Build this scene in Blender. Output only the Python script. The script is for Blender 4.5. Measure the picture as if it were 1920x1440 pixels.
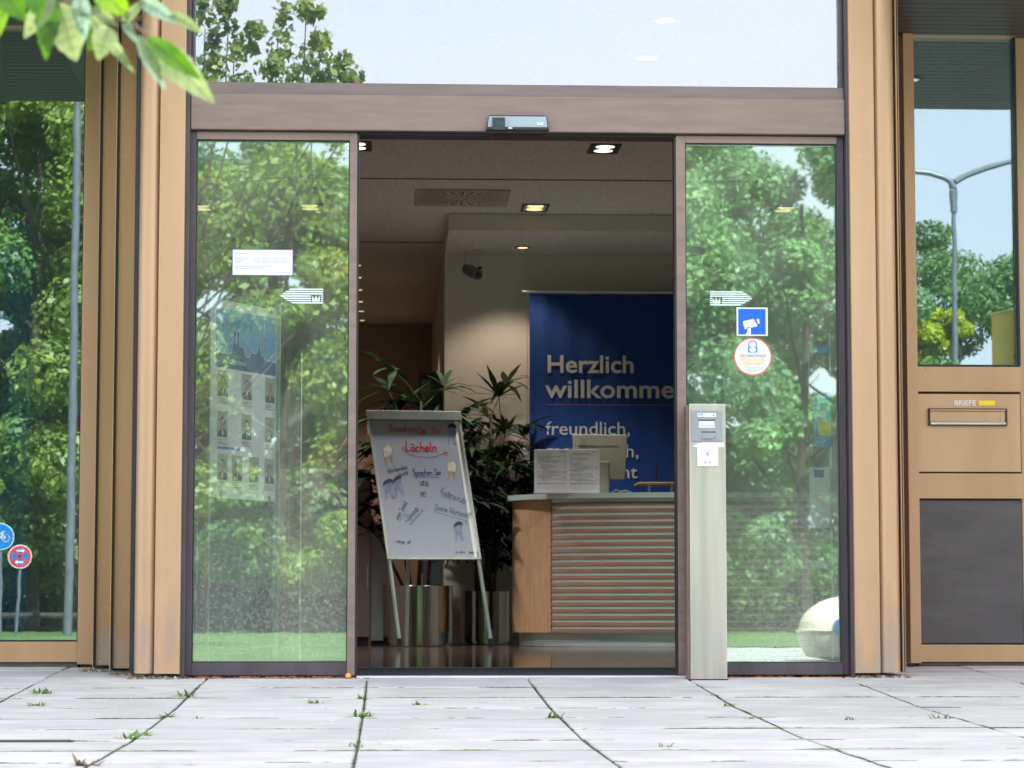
import bpy, math, random
import numpy as np
from mathutils import Vector, Matrix, noise

random.seed(11); RNG = np.random.default_rng(11)
for o in list(bpy.data.objects): bpy.data.objects.remove(o)
S = bpy.context.scene
COL = S.collection
R = math.radians

# ------------------------------------------------------------------ camera
FPX = 4864.0; CAMY = -10.7; CAMZ = 0.286
PITCH = math.atan(418 / FPX); YAW = math.atan(232 * math.cos(PITCH) / FPX)
cd = bpy.data.cameras.new('camera'); cam = bpy.data.objects.new('camera', cd); COL.objects.link(cam)
S.camera = cam
cam.location = (0, CAMY, CAMZ)
cam.rotation_euler = (math.pi / 2 + PITCH, 0, -YAW)
cd.sensor_width = 36; cd.lens = FPX / 1920 * 36; cd.clip_start = 0.2; cd.clip_end = 1500
cd.dof.use_dof = True; cd.dof.focus_distance = 10.8; cd.dof.aperture_fstop = 9.5
S.render.resolution_x = 1024; S.render.resolution_y = 768

# ------------------------------------------------------------------ world, sun, exposure
SUN_EL, SUN_AZ = 50, 20            # the sun stands behind the building, a little to the right
w = bpy.data.worlds.new('World'); S.world = w; w.use_nodes = True
nt = w.node_tree; nt.nodes.clear()
out = nt.nodes.new('ShaderNodeOutputWorld'); bg = nt.nodes.new('ShaderNodeBackground')
sky = nt.nodes.new('ShaderNodeTexSky'); sky.sky_type = 'NISHITA'; sky.sun_disc = False
sky.sun_elevation = R(SUN_EL); sky.sun_rotation = R(SUN_AZ); sky.air_density = 1.0; sky.dust_density = 2.5
tc = nt.nodes.new('ShaderNodeTexCoord'); mp = nt.nodes.new('ShaderNodeMapping')
mp.inputs['Scale'].default_value = (1, 1, 3.2)
nz = nt.nodes.new('ShaderNodeTexNoise'); nz.inputs['Scale'].default_value = 2.6
nz.inputs['Detail'].default_value = 5; nz.inputs['Roughness'].default_value = 0.55
rp = nt.nodes.new('ShaderNodeValToRGB'); rp.color_ramp.elements[0].position = .38; rp.color_ramp.elements[1].position = .66
rp.color_ramp.elements[0].color = (.70, .70, .70, 1); rp.color_ramp.elements[1].color = (.96, .85, .85, 1)
mx = nt.nodes.new('ShaderNodeMix'); mx.data_type = 'RGBA'
mx.inputs[7].default_value = (6.0, 6.15, 6.4, 1)
nt.links.new(tc.outputs['Generated'], mp.inputs[0]); nt.links.new(mp.outputs[0], nz.inputs['Vector'])
nt.links.new(nz.outputs[0], rp.inputs[0]); nt.links.new(rp.outputs[0], mx.inputs[0])
nt.links.new(sky.outputs[0], mx.inputs[6]); nt.links.new(mx.outputs[2], bg.inputs[0])
nt.links.new(bg.outputs[0], out.inputs[0])
bg.inputs[1].default_value = 0.11
sl = bpy.data.lights.new('sun', 'SUN'); sun = bpy.data.objects.new('sun', sl); COL.objects.link(sun)
sl.energy = 5.0; sl.angle = R(0.6); sl.color = (1, .95, .86)
sd = Vector((math.sin(R(SUN_AZ)) * math.cos(R(SUN_EL)), math.cos(R(SUN_AZ)) * math.cos(R(SUN_EL)), math.sin(R(SUN_EL))))
sun.rotation_euler = sd.to_track_quat('Z', 'Y').to_euler(); sun.location = (5, 5, 20)
S.view_settings.view_transform = 'Standard'; S.view_settings.look = 'None'
S.view_settings.exposure = 2.1; S.view_settings.gamma = 1.0

# ------------------------------------------------------------------ pixel -> place on a plane (reference photo pixels)
_d = Vector((math.sin(YAW) * math.cos(PITCH), math.cos(YAW) * math.cos(PITCH), math.sin(PITCH)))
_r = Vector((math.cos(YAW), -math.sin(YAW), 0)); _u = _r.cross(_d)
CAM = Vector((0, CAMY, CAMZ))
def ray(px, py): return (_d * FPX + _r * (px - 960) + _u * (720 - py)).normalized()
def P(px, py, Y):
    v = ray(px, py); t = (Y - CAMY) / v.y; return CAM + v * t
def PZ(px, py, z):
    v = ray(px, py); t = (z - CAMZ) / v.z; return CAM + v * t
_G = [(-400, -.104), (-4.55, -.104), (-3.04, -.098), (-1.58, -.065), (0, 0), (.95, .035), (30, .035)]
def gz(y): return float(np.interp(y, [a for a, b in _G], [b for a, b in _G]))
def G(px, py):
    v = ray(px, py); t0, t1 = 1.0, 40.0
    for i in range(40):
        t = (t0 + t1) / 2; p = CAM + v * t
        if p.z > gz(p.y): t0 = t
        else: t1 = t
    return p
def X(px, Y, py=700): return P(px, py, Y).x
def Z(py, Y, px=960): return P(px, py, Y).z

# ------------------------------------------------------------------ materials
MATS = {}
def lin(c):
    return tuple(((x / 255) / 12.92 if x / 255 <= .04045 else ((x / 255 + .055) / 1.055) ** 2.4) for x in c)
def mat(name, col, rough=.5, metal=0, nscale=0, namt=.15, stretch=(1, 1, 1), bump=0, bscale=None, spec=.5, col2=None,
        ramp=(.35, .65), detail=4, objrand=0, trans=0, emit=0, coat=0, aniso=0):
    m = bpy.data.materials.new(name); m.use_nodes = True; n = m.node_tree; b = n.nodes['Principled BSDF']
    b.inputs['Base Color'].default_value = (*col, 1); b.inputs['Roughness'].default_value = rough
    b.inputs['Metallic'].default_value = metal; b.inputs['Specular IOR Level'].default_value = spec
    if coat: b.inputs['Coat Weight'].default_value = coat
    if emit:
        b.inputs['Emission Color'].default_value = (*col, 1); b.inputs['Emission Strength'].default_value = emit
    tcn = n.nodes.new('ShaderNodeTexCoord'); mpn = n.nodes.new('ShaderNodeMapping'); mpn.inputs['Scale'].default_value = stretch
    n.links.new(tcn.outputs['Object'], mpn.inputs[0])
    cur = None
    if nscale:
        t = n.nodes.new('ShaderNodeTexNoise'); t.inputs['Scale'].default_value = nscale; t.inputs['Detail'].default_value = detail
        n.links.new(mpn.outputs[0], t.inputs['Vector'])
        r_ = n.nodes.new('ShaderNodeValToRGB'); r_.color_ramp.elements[0].position = ramp[0]; r_.color_ramp.elements[1].position = ramp[1]
        c2 = col2 or tuple(min(1, x * (1 + namt)) for x in col); c1 = col if col2 else tuple(x * (1 - namt) for x in col)
        r_.color_ramp.elements[0].color = (*c1, 1); r_.color_ramp.elements[1].color = (*c2, 1)
        n.links.new(t.outputs[0], r_.inputs[0]); cur = r_.outputs[0]
        rr = n.nodes.new('ShaderNodeMapRange'); rr.inputs[3].default_value = rough * .85; rr.inputs[4].default_value = min(1, rough * 1.2)
        n.links.new(t.outputs[0], rr.inputs[0]); n.links.new(rr.outputs[0], b.inputs['Roughness'])
    if objrand:
        oi = n.nodes.new('ShaderNodeObjectInfo'); mr = n.nodes.new('ShaderNodeMapRange')
        mr.inputs[3].default_value = 1 - objrand; mr.inputs[4].default_value = 1 + objrand
        n.links.new(oi.outputs['Random'], mr.inputs[0])
        mm = n.nodes.new('ShaderNodeMix'); mm.data_type = 'RGBA'; mm.blend_type = 'MULTIPLY'; mm.inputs[0].default_value = 1
        if cur: n.links.new(cur, mm.inputs[6])
        else: mm.inputs[6].default_value = (*col, 1)
        n.links.new(mr.outputs[0], mm.inputs[7]); cur = mm.outputs[2]
    if cur: n.links.new(cur, b.inputs['Base Color'])
    if bump:
        t2 = n.nodes.new('ShaderNodeTexNoise'); t2.inputs['Scale'].default_value = bscale or nscale or 20; t2.inputs['Detail'].default_value = 3
        n.links.new(mpn.outputs[0], t2.inputs['Vector'])
        bp = n.nodes.new('ShaderNodeBump'); bp.inputs['Strength'].default_value = .6; bp.inputs['Distance'].default_value = bump
        n.links.new(t2.outputs[0], bp.inputs['Height']); n.links.new(bp.outputs[0], b.inputs['Normal'])
    MATS[name] = m; return m

def gold_mat(name, c1, c2, metal, rough, dirt=True):
    """bronze-anodised sheet: faint vertical streaks, a bloom of pale scale and brown grime near the foot, small scratches"""
    m = mat(name, c1, rough, metal, nscale=3, stretch=(2.5, 2.5, .4), col2=c2, ramp=(.3, .7), bump=.0006, bscale=3)
    n = m.node_tree; b = n.nodes['Principled BSDF']
    src = b.inputs['Base Color'].links[0].from_socket
    g = n.nodes.new('ShaderNodeNewGeometry'); sp = n.nodes.new('ShaderNodeSeparateXYZ'); n.links.new(g.outputs['Position'], sp.inputs[0])
    mpn = n.nodes.new('ShaderNodeMapping'); mpn.inputs['Scale'].default_value = (6, 6, 2.2); n.links.new(g.outputs['Position'], mpn.inputs[0])
    t = n.nodes.new('ShaderNodeTexNoise'); t.inputs['Scale'].default_value = 2.2; t.inputs['Detail'].default_value = 5; n.links.new(mpn.outputs[0], t.inputs['Vector'])
    # grime height varies with noise
    def band(lo, hi, amt, colr, src, thr=(.35, .7)):
        mr = n.nodes.new('ShaderNodeMapRange'); mr.inputs[1].default_value = lo; mr.inputs[2].default_value = hi
        mr.inputs[3].default_value = 1; mr.inputs[4].default_value = 0; n.links.new(sp.outputs[2], mr.inputs[0])
        m2 = n.nodes.new('ShaderNodeMapRange'); m2.inputs[1].default_value = thr[0]; m2.inputs[2].default_value = thr[1]; m2.inputs[4].default_value = amt
        n.links.new(t.outputs[0], m2.inputs[0])
        mu = n.nodes.new('ShaderNodeMath'); mu.operation = 'MULTIPLY'; n.links.new(mr.outputs[0], mu.inputs[0]); n.links.new(m2.outputs[0], mu.inputs[1])
        x = n.nodes.new('ShaderNodeMix'); x.data_type = 'RGBA'; n.links.new(mu.outputs[0], x.inputs[0]); n.links.new(src, x.inputs[6]); x.inputs[7].default_value = (*colr, 1)
        return x.outputs[2]
    if dirt:
        src = band(.05, .75, .38, (.20, .12, .075), src, (.3, .7))
        src = band(.0, .36, .75, (.36, .32, .30), src, (.42, .62))
    # scratches
    mp3 = n.nodes.new('ShaderNodeMapping'); mp3.inputs['Scale'].default_value = (30, 30, 160); n.links.new(g.outputs['Position'], mp3.inputs[0])
    t3 = n.nodes.new('ShaderNodeTexNoise'); t3.inputs['Scale'].default_value = 1; t3.inputs['Detail'].default_value = 1; n.links.new(mp3.outputs[0], t3.inputs['Vector'])
    m3 = n.nodes.new('ShaderNodeMapRange'); m3.inputs[1].default_value = .76; m3.inputs[2].default_value = .79; m3.inputs[4].default_value = .6; n.links.new(t3.outputs[0], m3.inputs[0])
    x = n.nodes.new('ShaderNodeMix'); x.data_type = 'RGBA'; n.links.new(m3.outputs[0], x.inputs[0]); n.links.new(src, x.inputs[6]); x.inputs[7].default_value = (.7, .6, .5, 1)
    n.links.new(x.outputs[2], b.inputs['Base Color'])
    return m

def glass_mat(name, refl, tint, rtint=(1, 1, 1), dirt=.05, grough=0.0, wav=.00012, low_dirt=0.0, smear=0.0):
    m = bpy.data.materials.new(name); m.use_nodes = True; n = m.node_tree; n.nodes.clear()
    o = n.nodes.new('ShaderNodeOutputMaterial')
    tr = n.nodes.new('ShaderNodeBsdfTransparent'); tr.inputs[0].default_value = (*tint, 1)
    gl = n.nodes.new('ShaderNodeBsdfGlossy'); gl.inputs['Roughness'].default_value = grough; gl.inputs[0].default_value = (*rtint, 1)
    df = n.nodes.new('ShaderNodeBsdfDiffuse'); df.inputs[0].default_value = (.62, .66, .62, 1)
    fr = n.nodes.new('ShaderNodeFresnel'); fr.inputs[0].default_value = 1.35
    mr = n.nodes.new('ShaderNodeMapRange'); mr.inputs[3].default_value = refl; mr.inputs[4].default_value = 1; n.links.new(fr.outputs[0], mr.inputs[0])
    mx = n.nodes.new('ShaderNodeMixShader'); n.links.new(mr.outputs[0], mx.inputs[0]); n.links.new(tr.outputs[0], mx.inputs[1]); n.links.new(gl.outputs[0], mx.inputs[2])
    g = n.nodes.new('ShaderNodeNewGeometry'); t = n.nodes.new('ShaderNodeTexNoise'); t.inputs['Scale'].default_value = 3.5; t.inputs['Detail'].default_value = 2
    n.links.new(g.outputs['Position'], t.inputs['Vector'])
    bp = n.nodes.new('ShaderNodeBump'); bp.inputs['Distance'].default_value = wav; bp.inputs['Strength'].default_value = 1
    n.links.new(t.outputs[0], bp.inputs['Height']); n.links.new(bp.outputs[0], gl.inputs['Normal'])
    # dust: smeary noise, more near the foot
    mpn = n.nodes.new('ShaderNodeMapping'); mpn.inputs['Scale'].default_value = (3, 3, 1.2); mpn.inputs['Rotation'].default_value = (0, .5, 0); n.links.new(g.outputs['Position'], mpn.inputs[0])
    t2 = n.nodes.new('ShaderNodeTexNoise'); t2.inputs['Scale'].default_value = 2.0; t2.inputs['Detail'].default_value = 6; t2.inputs['Distortion'].default_value = .6; n.links.new(mpn.outputs[0], t2.inputs['Vector'])
    m2 = n.nodes.new('ShaderNodeMapRange'); m2.inputs[1].default_value = .3; m2.inputs[2].default_value = .75; m2.inputs[3].default_value = dirt * .5; m2.inputs[4].default_value = dirt * 1.6; n.links.new(t2.outputs[0], m2.inputs[0])
    fac = m2.outputs[0]
    if low_dirt:
        sp = n.nodes.new('ShaderNodeSeparateXYZ'); n.links.new(g.outputs['Position'], sp.inputs[0])
        ml = n.nodes.new('ShaderNodeMapRange'); ml.inputs[1].default_value = .05; ml.inputs[2].default_value = .95; ml.inputs[3].default_value = 1; ml.inputs[4].default_value = 0; n.links.new(sp.outputs[2], ml.inputs[0])
        t4 = n.nodes.new('ShaderNodeTexNoise'); t4.inputs['Scale'].default_value = 90; t4.inputs['Detail'].default_value = 2; n.links.new(g.outputs['Position'], t4.inputs['Vector'])
        m4 = n.nodes.new('ShaderNodeMapRange'); m4.inputs[1].default_value = .45; m4.inputs[2].default_value = .75; m4.inputs[3].default_value = low_dirt * .5; m4.inputs[4].default_value = low_dirt * 3; n.links.new(t4.outputs[0], m4.inputs[0])
        mu = n.nodes.new('ShaderNodeMath'); mu.operation = 'MULTIPLY'; n.links.new(ml.outputs[0], mu.inputs[0]); n.links.new(m4.outputs[0], mu.inputs[1])
        ad = n.nodes.new('ShaderNodeMath'); ad.operation = 'ADD'; n.links.new(mu.outputs[0], ad.inputs[0]); n.links.new(fac, ad.inputs[1]); fac = ad.outputs[0]
    mx2 = n.nodes.new('ShaderNodeMixShader'); n.links.new(fac, mx2.inputs[0]); n.links.new(mx.outputs[0], mx2.inputs[1]); n.links.new(df.outputs[0], mx2.inputs[2])
    n.links.new(mx2.outputs[0], o.inputs[0]); MATS[name] = m; return m

def leaf_mat(name, c1, c2, tr=.4, rough=.45, spec=.5, nscale=.8, c3=None):
    m = bpy.data.materials.new(name); m.use_nodes = True; n = m.node_tree; n.nodes.clear()
    o = n.nodes.new('ShaderNodeOutputMaterial'); d = n.nodes.new('ShaderNodeBsdfPrincipled'); t = n.nodes.new('ShaderNodeBsdfTranslucent')
    d.inputs['Roughness'].default_value = rough; d.inputs['Specular IOR Level'].default_value = spec
    g = n.nodes.new('ShaderNodeNewGeometry'); nz = n.nodes.new('ShaderNodeTexNoise'); nz.inputs['Scale'].default_value = nscale; nz.inputs['Detail'].default_value = 6
    n.links.new(g.outputs['Position'], nz.inputs['Vector'])
    r_ = n.nodes.new('ShaderNodeValToRGB'); r_.color_ramp.elements[0].position = .35; r_.color_ramp.elements[1].position = .65
    r_.color_ramp.elements[0].color = (*c1, 1); r_.color_ramp.elements[1].color = (*c2, 1)
    if c3:
        e = r_.color_ramp.elements.new(.72); e.color = (*c3, 1)
    ad = n.nodes.new('ShaderNodeMath'); ad.operation = 'MULTIPLY_ADD'; ad.inputs[1].default_value = .22
    n.links.new(g.outputs['Random Per Island'], ad.inputs[0]); 
    sb = n.nodes.new('ShaderNodeMath'); sb.operation = 'SUBTRACT'; n.links.new(nz.outputs[0], sb.inputs[0]); sb.inputs[1].default_value = .11
    n.links.new(sb.outputs[0], ad.inputs[2]); n.links.new(ad.outputs[0], r_.inputs[0])
    hs = n.nodes.new('ShaderNodeHueSaturation'); hs.inputs['Hue'].default_value = .485; hs.inputs['Saturation'].default_value = 1.15; hs.inputs['Value'].default_value = 1.5
    n.links.new(r_.outputs[0], hs.inputs['Color']); n.links.new(hs.outputs[0], t.inputs[0]); n.links.new(r_.outputs[0], d.inputs['Base Color'])
    mx = n.nodes.new('ShaderNodeMixShader'); mx.inputs[0].default_value = tr; n.links.new(d.outputs[0], mx.inputs[1]); n.links.new(t.outputs[0], mx.inputs[2])
    n.links.new(mx.outputs[0], o.inputs[0]); MATS[name] = m; return m

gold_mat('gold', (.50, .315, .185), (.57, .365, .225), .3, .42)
gold_mat('gold_fin_shaded', (.40, .235, .115), (.46, .28, .145), .4, .42)  # same gold toned darker: shade of the stepped recess put into the colour
gold_mat('gold_inner', (.47, .285, .16), (.53, .33, .19), .3, .42, dirt=False)
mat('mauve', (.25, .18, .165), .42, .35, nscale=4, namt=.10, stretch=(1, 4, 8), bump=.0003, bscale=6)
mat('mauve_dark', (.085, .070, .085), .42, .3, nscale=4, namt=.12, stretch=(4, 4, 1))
mat('mauve_sill', (.20, .155, .155), .45, .35, nscale=4, namt=.10, stretch=(1, 4, 8))
mat('gasket', (.012, .015, .022), .45, 0, nscale=30, namt=.2)
mat('track', (.012, .011, .011), .4, .3, nscale=30, namt=.3)
mat('slat_paint', (.075, .075, .065), .5, .3, nscale=3, namt=.15, stretch=(1, 9, 9))
mat('dark_panel', (.088, .078, .084), .55, .2, nscale=3, namt=.14, stretch=(1, 3, 3), bump=.0004, bscale=200)
mat('kick', (.10, .11, .12), .7, 0, nscale=12, namt=.25, stretch=(1, 3, 3))
mat('facade_wall', (.30, .27, .24), .8, 0, nscale=2, namt=.1)
mat('concrete', (.56, .555, .55), .8, 0, nscale=5, namt=.10, stretch=(.8, 1.5, 1), bump=.0016, bscale=70, objrand=.07, detail=10)
def add_stain(name, scale, stretch, lo, hi, colr, amt):
    m = MATS[name]; n = m.node_tree; b = n.nodes['Principled BSDF']; src = b.inputs['Base Color'].links[0].from_socket
    g = n.nodes.new('ShaderNodeNewGeometry'); mp_ = n.nodes.new('ShaderNodeMapping'); mp_.inputs['Scale'].default_value = stretch; n.links.new(g.outputs['Position'], mp_.inputs[0])
    t = n.nodes.new('ShaderNodeTexNoise'); t.inputs['Scale'].default_value = scale; t.inputs['Detail'].default_value = 9; t.inputs['Roughness'].default_value = .65; n.links.new(mp_.outputs[0], t.inputs['Vector'])
    r2 = n.nodes.new('ShaderNodeMapRange'); r2.inputs[1].default_value = lo; r2.inputs[2].default_value = hi; r2.inputs[4].default_value = amt; n.links.new(t.outputs[0], r2.inputs[0])
    x = n.nodes.new('ShaderNodeMix'); x.data_type = 'RGBA'; n.links.new(r2.outputs[0], x.inputs[0]); n.links.new(src, x.inputs[6]); x.inputs[7].default_value = (*colr, 1); n.links.new(x.outputs[2], b.inputs['Base Color'])
add_stain('concrete', 1.6, (.9, .7, 1), .45, .72, (.34, .34, .345), .6)
add_stain('concrete', 14, (1, .5, 1), .62, .74, (.20, .20, .185), .5)
add_stain('concrete', 120, (1, 1, 1), .70, .76, (.08, .08, .07), .8)
mat('joint_bed', (.10, .095, .08), .95, 0, nscale=40, namt=.5, bump=.003, bscale=90)
mat('paving_far', (.42, .41, .40), .85, 0, nscale=1.2, namt=.15, detail=8)
mat('lawn', (.07, .13, .03), .9, 0, nscale=1.6, col2=(.12, .20, .05), detail=10, bump=.02, bscale=14)
mat('bank', (.03, .055, .015), .95, 0, nscale=1.5, namt=.4, detail=8, bump=.05, bscale=6)
mat('joint_moss', (.05, .042, .03), .95, 0, nscale=9, col2=(.10, .15, .035), ramp=(.42, .62), detail=6)
mat('soil', (.07, .05, .035), .95, 0, nscale=30, namt=.5, bump=.004, bscale=60)
mat('rust', (.32, .10, .03), .9, 0, nscale=26, col2=(.10, .045, .03), bump=.004, bscale=70, ramp=(.4, .6))
mat('debris', (.16, .13, .10), .95, 0, nscale=60, col2=(.5, .46, .4), bump=.003, bscale=90, ramp=(.5, .68))
mat('pebble', (.62, .6, .56), .8, 0, nscale=30, namt=.2)
mat('threshold_metal', (.74, .76, .80), .45, .3, nscale=6, namt=.1, stretch=(1, 40, 40))
mat('alu', (.60, .62, .64), .3, .9, nscale=6, namt=.1, stretch=(1, 40, 40))
mat('steel_post', (.56, .535, .50), .34, .9, nscale=2.5, namt=.10, stretch=(7, 7, .5), bump=.0002, bscale=30)
mat('steel_pot', (.30, .30, .29), .12, 1.0, nscale=3, namt=.10, stretch=(90, 90, .2))
mat('grey_paint', (.30, .32, .36), .45, .1, nscale=12, namt=.06)
mat('white_plastic', (.82, .83, .85), .35, 0, nscale=9, namt=.02)
mat('light_grey', (.60, .63, .67), .4, 0, nscale=9, namt=.02)
mat('black_plastic', (.015, .018, .025), .25, 0, nscale=9, namt=.1)
mat('sensor_face', (.34, .40, .48), .18, .3, nscale=9, namt=.06)
mat('tape', (.02, .045, .055), .4, 0, nscale=60, namt=.4, bump=.0006, bscale=70)
mat('sticker_white', (.74, .75, .78), .5, 0, nscale=14, namt=.02)
mat('sticker_pale', (.70, .80, .84), .5, 0, nscale=14, namt=.02)
mat('sticker_blue', (.0, .12, .72), .4, 0, nscale=14, namt=.05)
mat('sticker_red', (.72, .16, .14), .5, 0, nscale=14, namt=.05)
mat('sticker_violet', (.12, .07, .50), .5, 0, nscale=14, namt=.05)
mat('ink_blue', (.05, .10, .28), .6, 0, nscale=14, namt=.05)
mat('ink_skyblue', (.05, .30, .75), .5, 0, nscale=14, namt=.05)
mat('ink_orange', (.90, .42, .04), .5, 0, nscale=14, namt=.05)
mat('ink_yellow', (.95, .72, .02), .5, 0, nscale=14, namt=.03)
mat('ink_grey', (.22, .23, .27), .6, 0, nscale=14, namt=.05)
mat('ink_dark', (.04, .04, .05), .6, 0, nscale=14, namt=.1)
mat('ink_red', (.55, .03, .05), .6, 0, nscale=30, namt=.2)
mat('ink_red_thin', (.42, .07, .09), .6, 0, nscale=30, namt=.2)
mat('ink_green', (.03, .14, .13), .6, 0, nscale=30, namt=.2)
mat('ink_purple', (.09, .05, .25), .6, 0, nscale=30, namt=.2)
mat('tooth_blue', (.20, .25, .38), .6, 0, nscale=25, namt=.2)
mat('tooth_cap', (.015, .04, .07), .6, 0, nscale=25, namt=.2)
mat('tooth_cream', (.62, .58, .50), .6, 0, nscale=25, namt=.15)
mat('tooth_root', (.45, .30, .14), .6, 0, nscale=25, namt=.25)
mat('poster_sky', (.12, .42, .78), .35, 0, nscale=9, namt=.12)
mat('poster_navy', (.0, .09, .30), .35, 0, nscale=9, namt=.12)
mat('poster_paper', (.93, .95, .95), .4, 0, nscale=6, namt=.04)
mat('skin', (.45, .27, .18), .6, 0, nscale=20, namt=.1)
mat('hair', (.05, .035, .025), .7, 0, nscale=40, namt=.3)
mat('suit', (.03, .035, .045), .7, 0, nscale=20, namt=.2)
mat('card_bg', (.42, .44, .42), .5, 0, nscale=12, namt=.1)
mat('wall_white', (.58, .55, .49), .85, 0, nscale=160, namt=.04, bump=.0006, bscale=260)
mat('wall_brown', (.30, .23, .20), .8, 0, nscale=60, namt=.06)
mat('wall_dark', (.05, .055, .06), .85, 0, nscale=6, namt=.1)
mat('ceiling', (.66, .63, .58), .9, 0, nscale=95, namt=.18, stretch=(.35, 1, 1), ramp=(.45, .62), bump=.001, bscale=90)
mat('curtain', (.10, .16, .20), .9, 0, nscale=3, namt=.2, stretch=(6, 6, .3))
mat('seam', (.05, .045, .04), .8, 0, nscale=6, namt=.1)
mat('grille', (.40, .36, .31), .5, .2, nscale=9, namt=.1)
mat('vent_fin', (.75, .77, .77), .4, .5, nscale=9, namt=.1)
mat('lamp_trim', (.05, .05, .05), .5, .3, nscale=9, namt=.1)
mat('lamp_cool', (1.0, .93, .72), .5, emit=.42)
mat('lamp_green', (1.0, .88, .40), .5, emit=.26)
mat('lamp_warm', (1.0, .70, .42), .5, emit=.5)
mat('banner', (.0, .030, .16), .85, 0, nscale=6, namt=.10, stretch=(5, 5, .6), bump=.002, bscale=5)
mat('banner_text', (.42, .42, .40), .8, 0, nscale=80, namt=.05)
mat('banner_line', (.30, .08, .12), .8, 0, nscale=80, namt=.05)
mat('beech', (.44, .26, .145), .42, 0, nscale=9, namt=.13, stretch=(7, 7, .6), bump=.0002, bscale=40)
mat('beech_slat', (.30, .175, .105), .42, 0, nscale=9, namt=.13, stretch=(.6, .6, 7), objrand=.06)
mat('brushed', (.58, .68, .68), .38, .45, nscale=5, namt=.1, stretch=(1, 1, 60))
mat('floor_stone', (.040, .027, .021), .085, 0, nscale=5, col2=(.115, .078, .056), stretch=(.35, 9, 1), ramp=(.42, .7), detail=9, bump=.0002, bscale=3)
mat('mat_carpet', (.045, .055, .075), .95, 0, nscale=140, namt=.5, bump=.003, bscale=160)
mat('tube_grey', (.30, .38, .37), .35, .5, nscale=9, namt=.1)
mat('board_frame', (.38, .41, .37), .4, .4, nscale=9, namt=.08)
mat('clamp_grey', (.17, .185, .17), .5, .3, nscale=9, namt=.1)
mat('paper', (.33, .37, .44), .7, 0, nscale=3, namt=.03, bump=.001, bscale=4)
mat('grid_ink', (.42, .46, .55), .7, 0, nscale=30, namt=.1)
mat('beige_plastic', (.18, .17, .125), .5, 0, nscale=9, namt=.04)
mat('beige_slot', (.17, .16, .12), .6, 0, nscale=9, namt=.1)
mat('acrylic_edge', (.62, .82, .70), .3, 0, nscale=9, namt=.1)
mat('palm_stem', (.06, .05, .03), .8, 0, nscale=30, namt=.4, stretch=(1, 1, .3))
mat('bark', (.05, .042, .032), .95, 0, nscale=9, namt=.4, stretch=(4, 4, .6), bump=.02, bscale=9)
mat('twig', (.14, .09, .06), .7, 0, nscale=60, namt=.3)
mat('lamp_pole', (.17, .19, .215), .5, .4, nscale=6, namt=.1)
mat('sign_blue', (.0, .16, .50), .4, 0, nscale=9, namt=.1)
mat('sign_red', (.62, .03, .04), .4, 0, nscale=9, namt=.1)
mat('post_yellow', (1.0, .74, .02), .35, 0, nscale=5, namt=.06)
mat('cream_shell', (.84, .75, .60), .5, 0, nscale=8, namt=.10, bump=.002, bscale=7)
mat('car_paint', (.20, .24, .24), .3, .5, nscale=5, namt=.06, coat=.5)
mat('tyre', (.02, .02, .02), .8, 0, nscale=30, namt=.3)
mat('brick_red', (.42, .16, .10), .8, 0, nscale=9, namt=.2)
glass_mat('glass_door', .205, (.96, .99, .97), (.80, 1, .95), dirt=.065, grough=.012, low_dirt=.10)
glass_mat('glass_transom', .235, (.70, .80, .86), (.98, .965, 1), dirt=.02, wav=.00004)
glass_mat('glass_window', .19, (.66, .86, .92), (.86, .94, 1), dirt=.012, wav=.00008)
glass_mat('acrylic', .05, (.93, .97, .95), dirt=.05)
glass_mat('windscreen', .35, (.3, .38, .36), dirt=.03)
leaf_mat('leaves_a', (.045, .13, .035), (.19, .34, .095), .35, nscale=.7)
leaf_mat('leaves_b', (.09, .17, .03), (.32, .42, .08), .35, nscale=.8, c3=(.34, .30, .07))
leaf_mat('leaves_c', (.09, .20, .08), (.27, .45, .20), .35, nscale=.7)
leaf_mat('leaves_deep', (.02, .06, .02), (.08, .17, .045), .3, nscale=.7)
leaf_mat('leaves_lime', (.24, .34, .01), (.50, .56, .02), .4, nscale=1.5)
leaf_mat('leaves_near', (.07, .14, .03), (.20, .30, .07), .4, nscale=1.5)
leaf_mat('leaf_pale', (.14, .20, .085), (.24, .30, .15), .25, nscale=25)
leaf_mat('leaf_dark', (.03, .10, .012), (.07, .17, .02), .3, nscale=25)  # shadowed leaf of the branch, its shade put into the green
leaf_mat('leaf_bright', (.09, .22, .018), (.15, .29, .03), .35, nscale=25)
leaf_mat('leaf_blue', (.16, .25, .19), (.24, .33, .27), .3, nscale=25)
leaf_mat('palm_leaf', (.004, .012, .005), (.016, .034, .009), .15, rough=.6, spec=.12, nscale=9)
leaf_mat('weed_green', (.10, .20, .03), (.20, .34, .06), .35, nscale=30)
leaf_mat('weed_brown', (.14, .10, .05), (.20, .17, .08), .2, nscale=30)

add_stain('steel_post', 3, (1, 1, .5), .52, .70, (.30, .28, .25), .4)
add_stain('dark_panel', 5, (1, 1, 3), .5, .75, (.15, .14, .145), .4)
add_stain('gold', 2, (2, 2, .35), .5, .75, (.42, .27, .16), .45)
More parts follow.
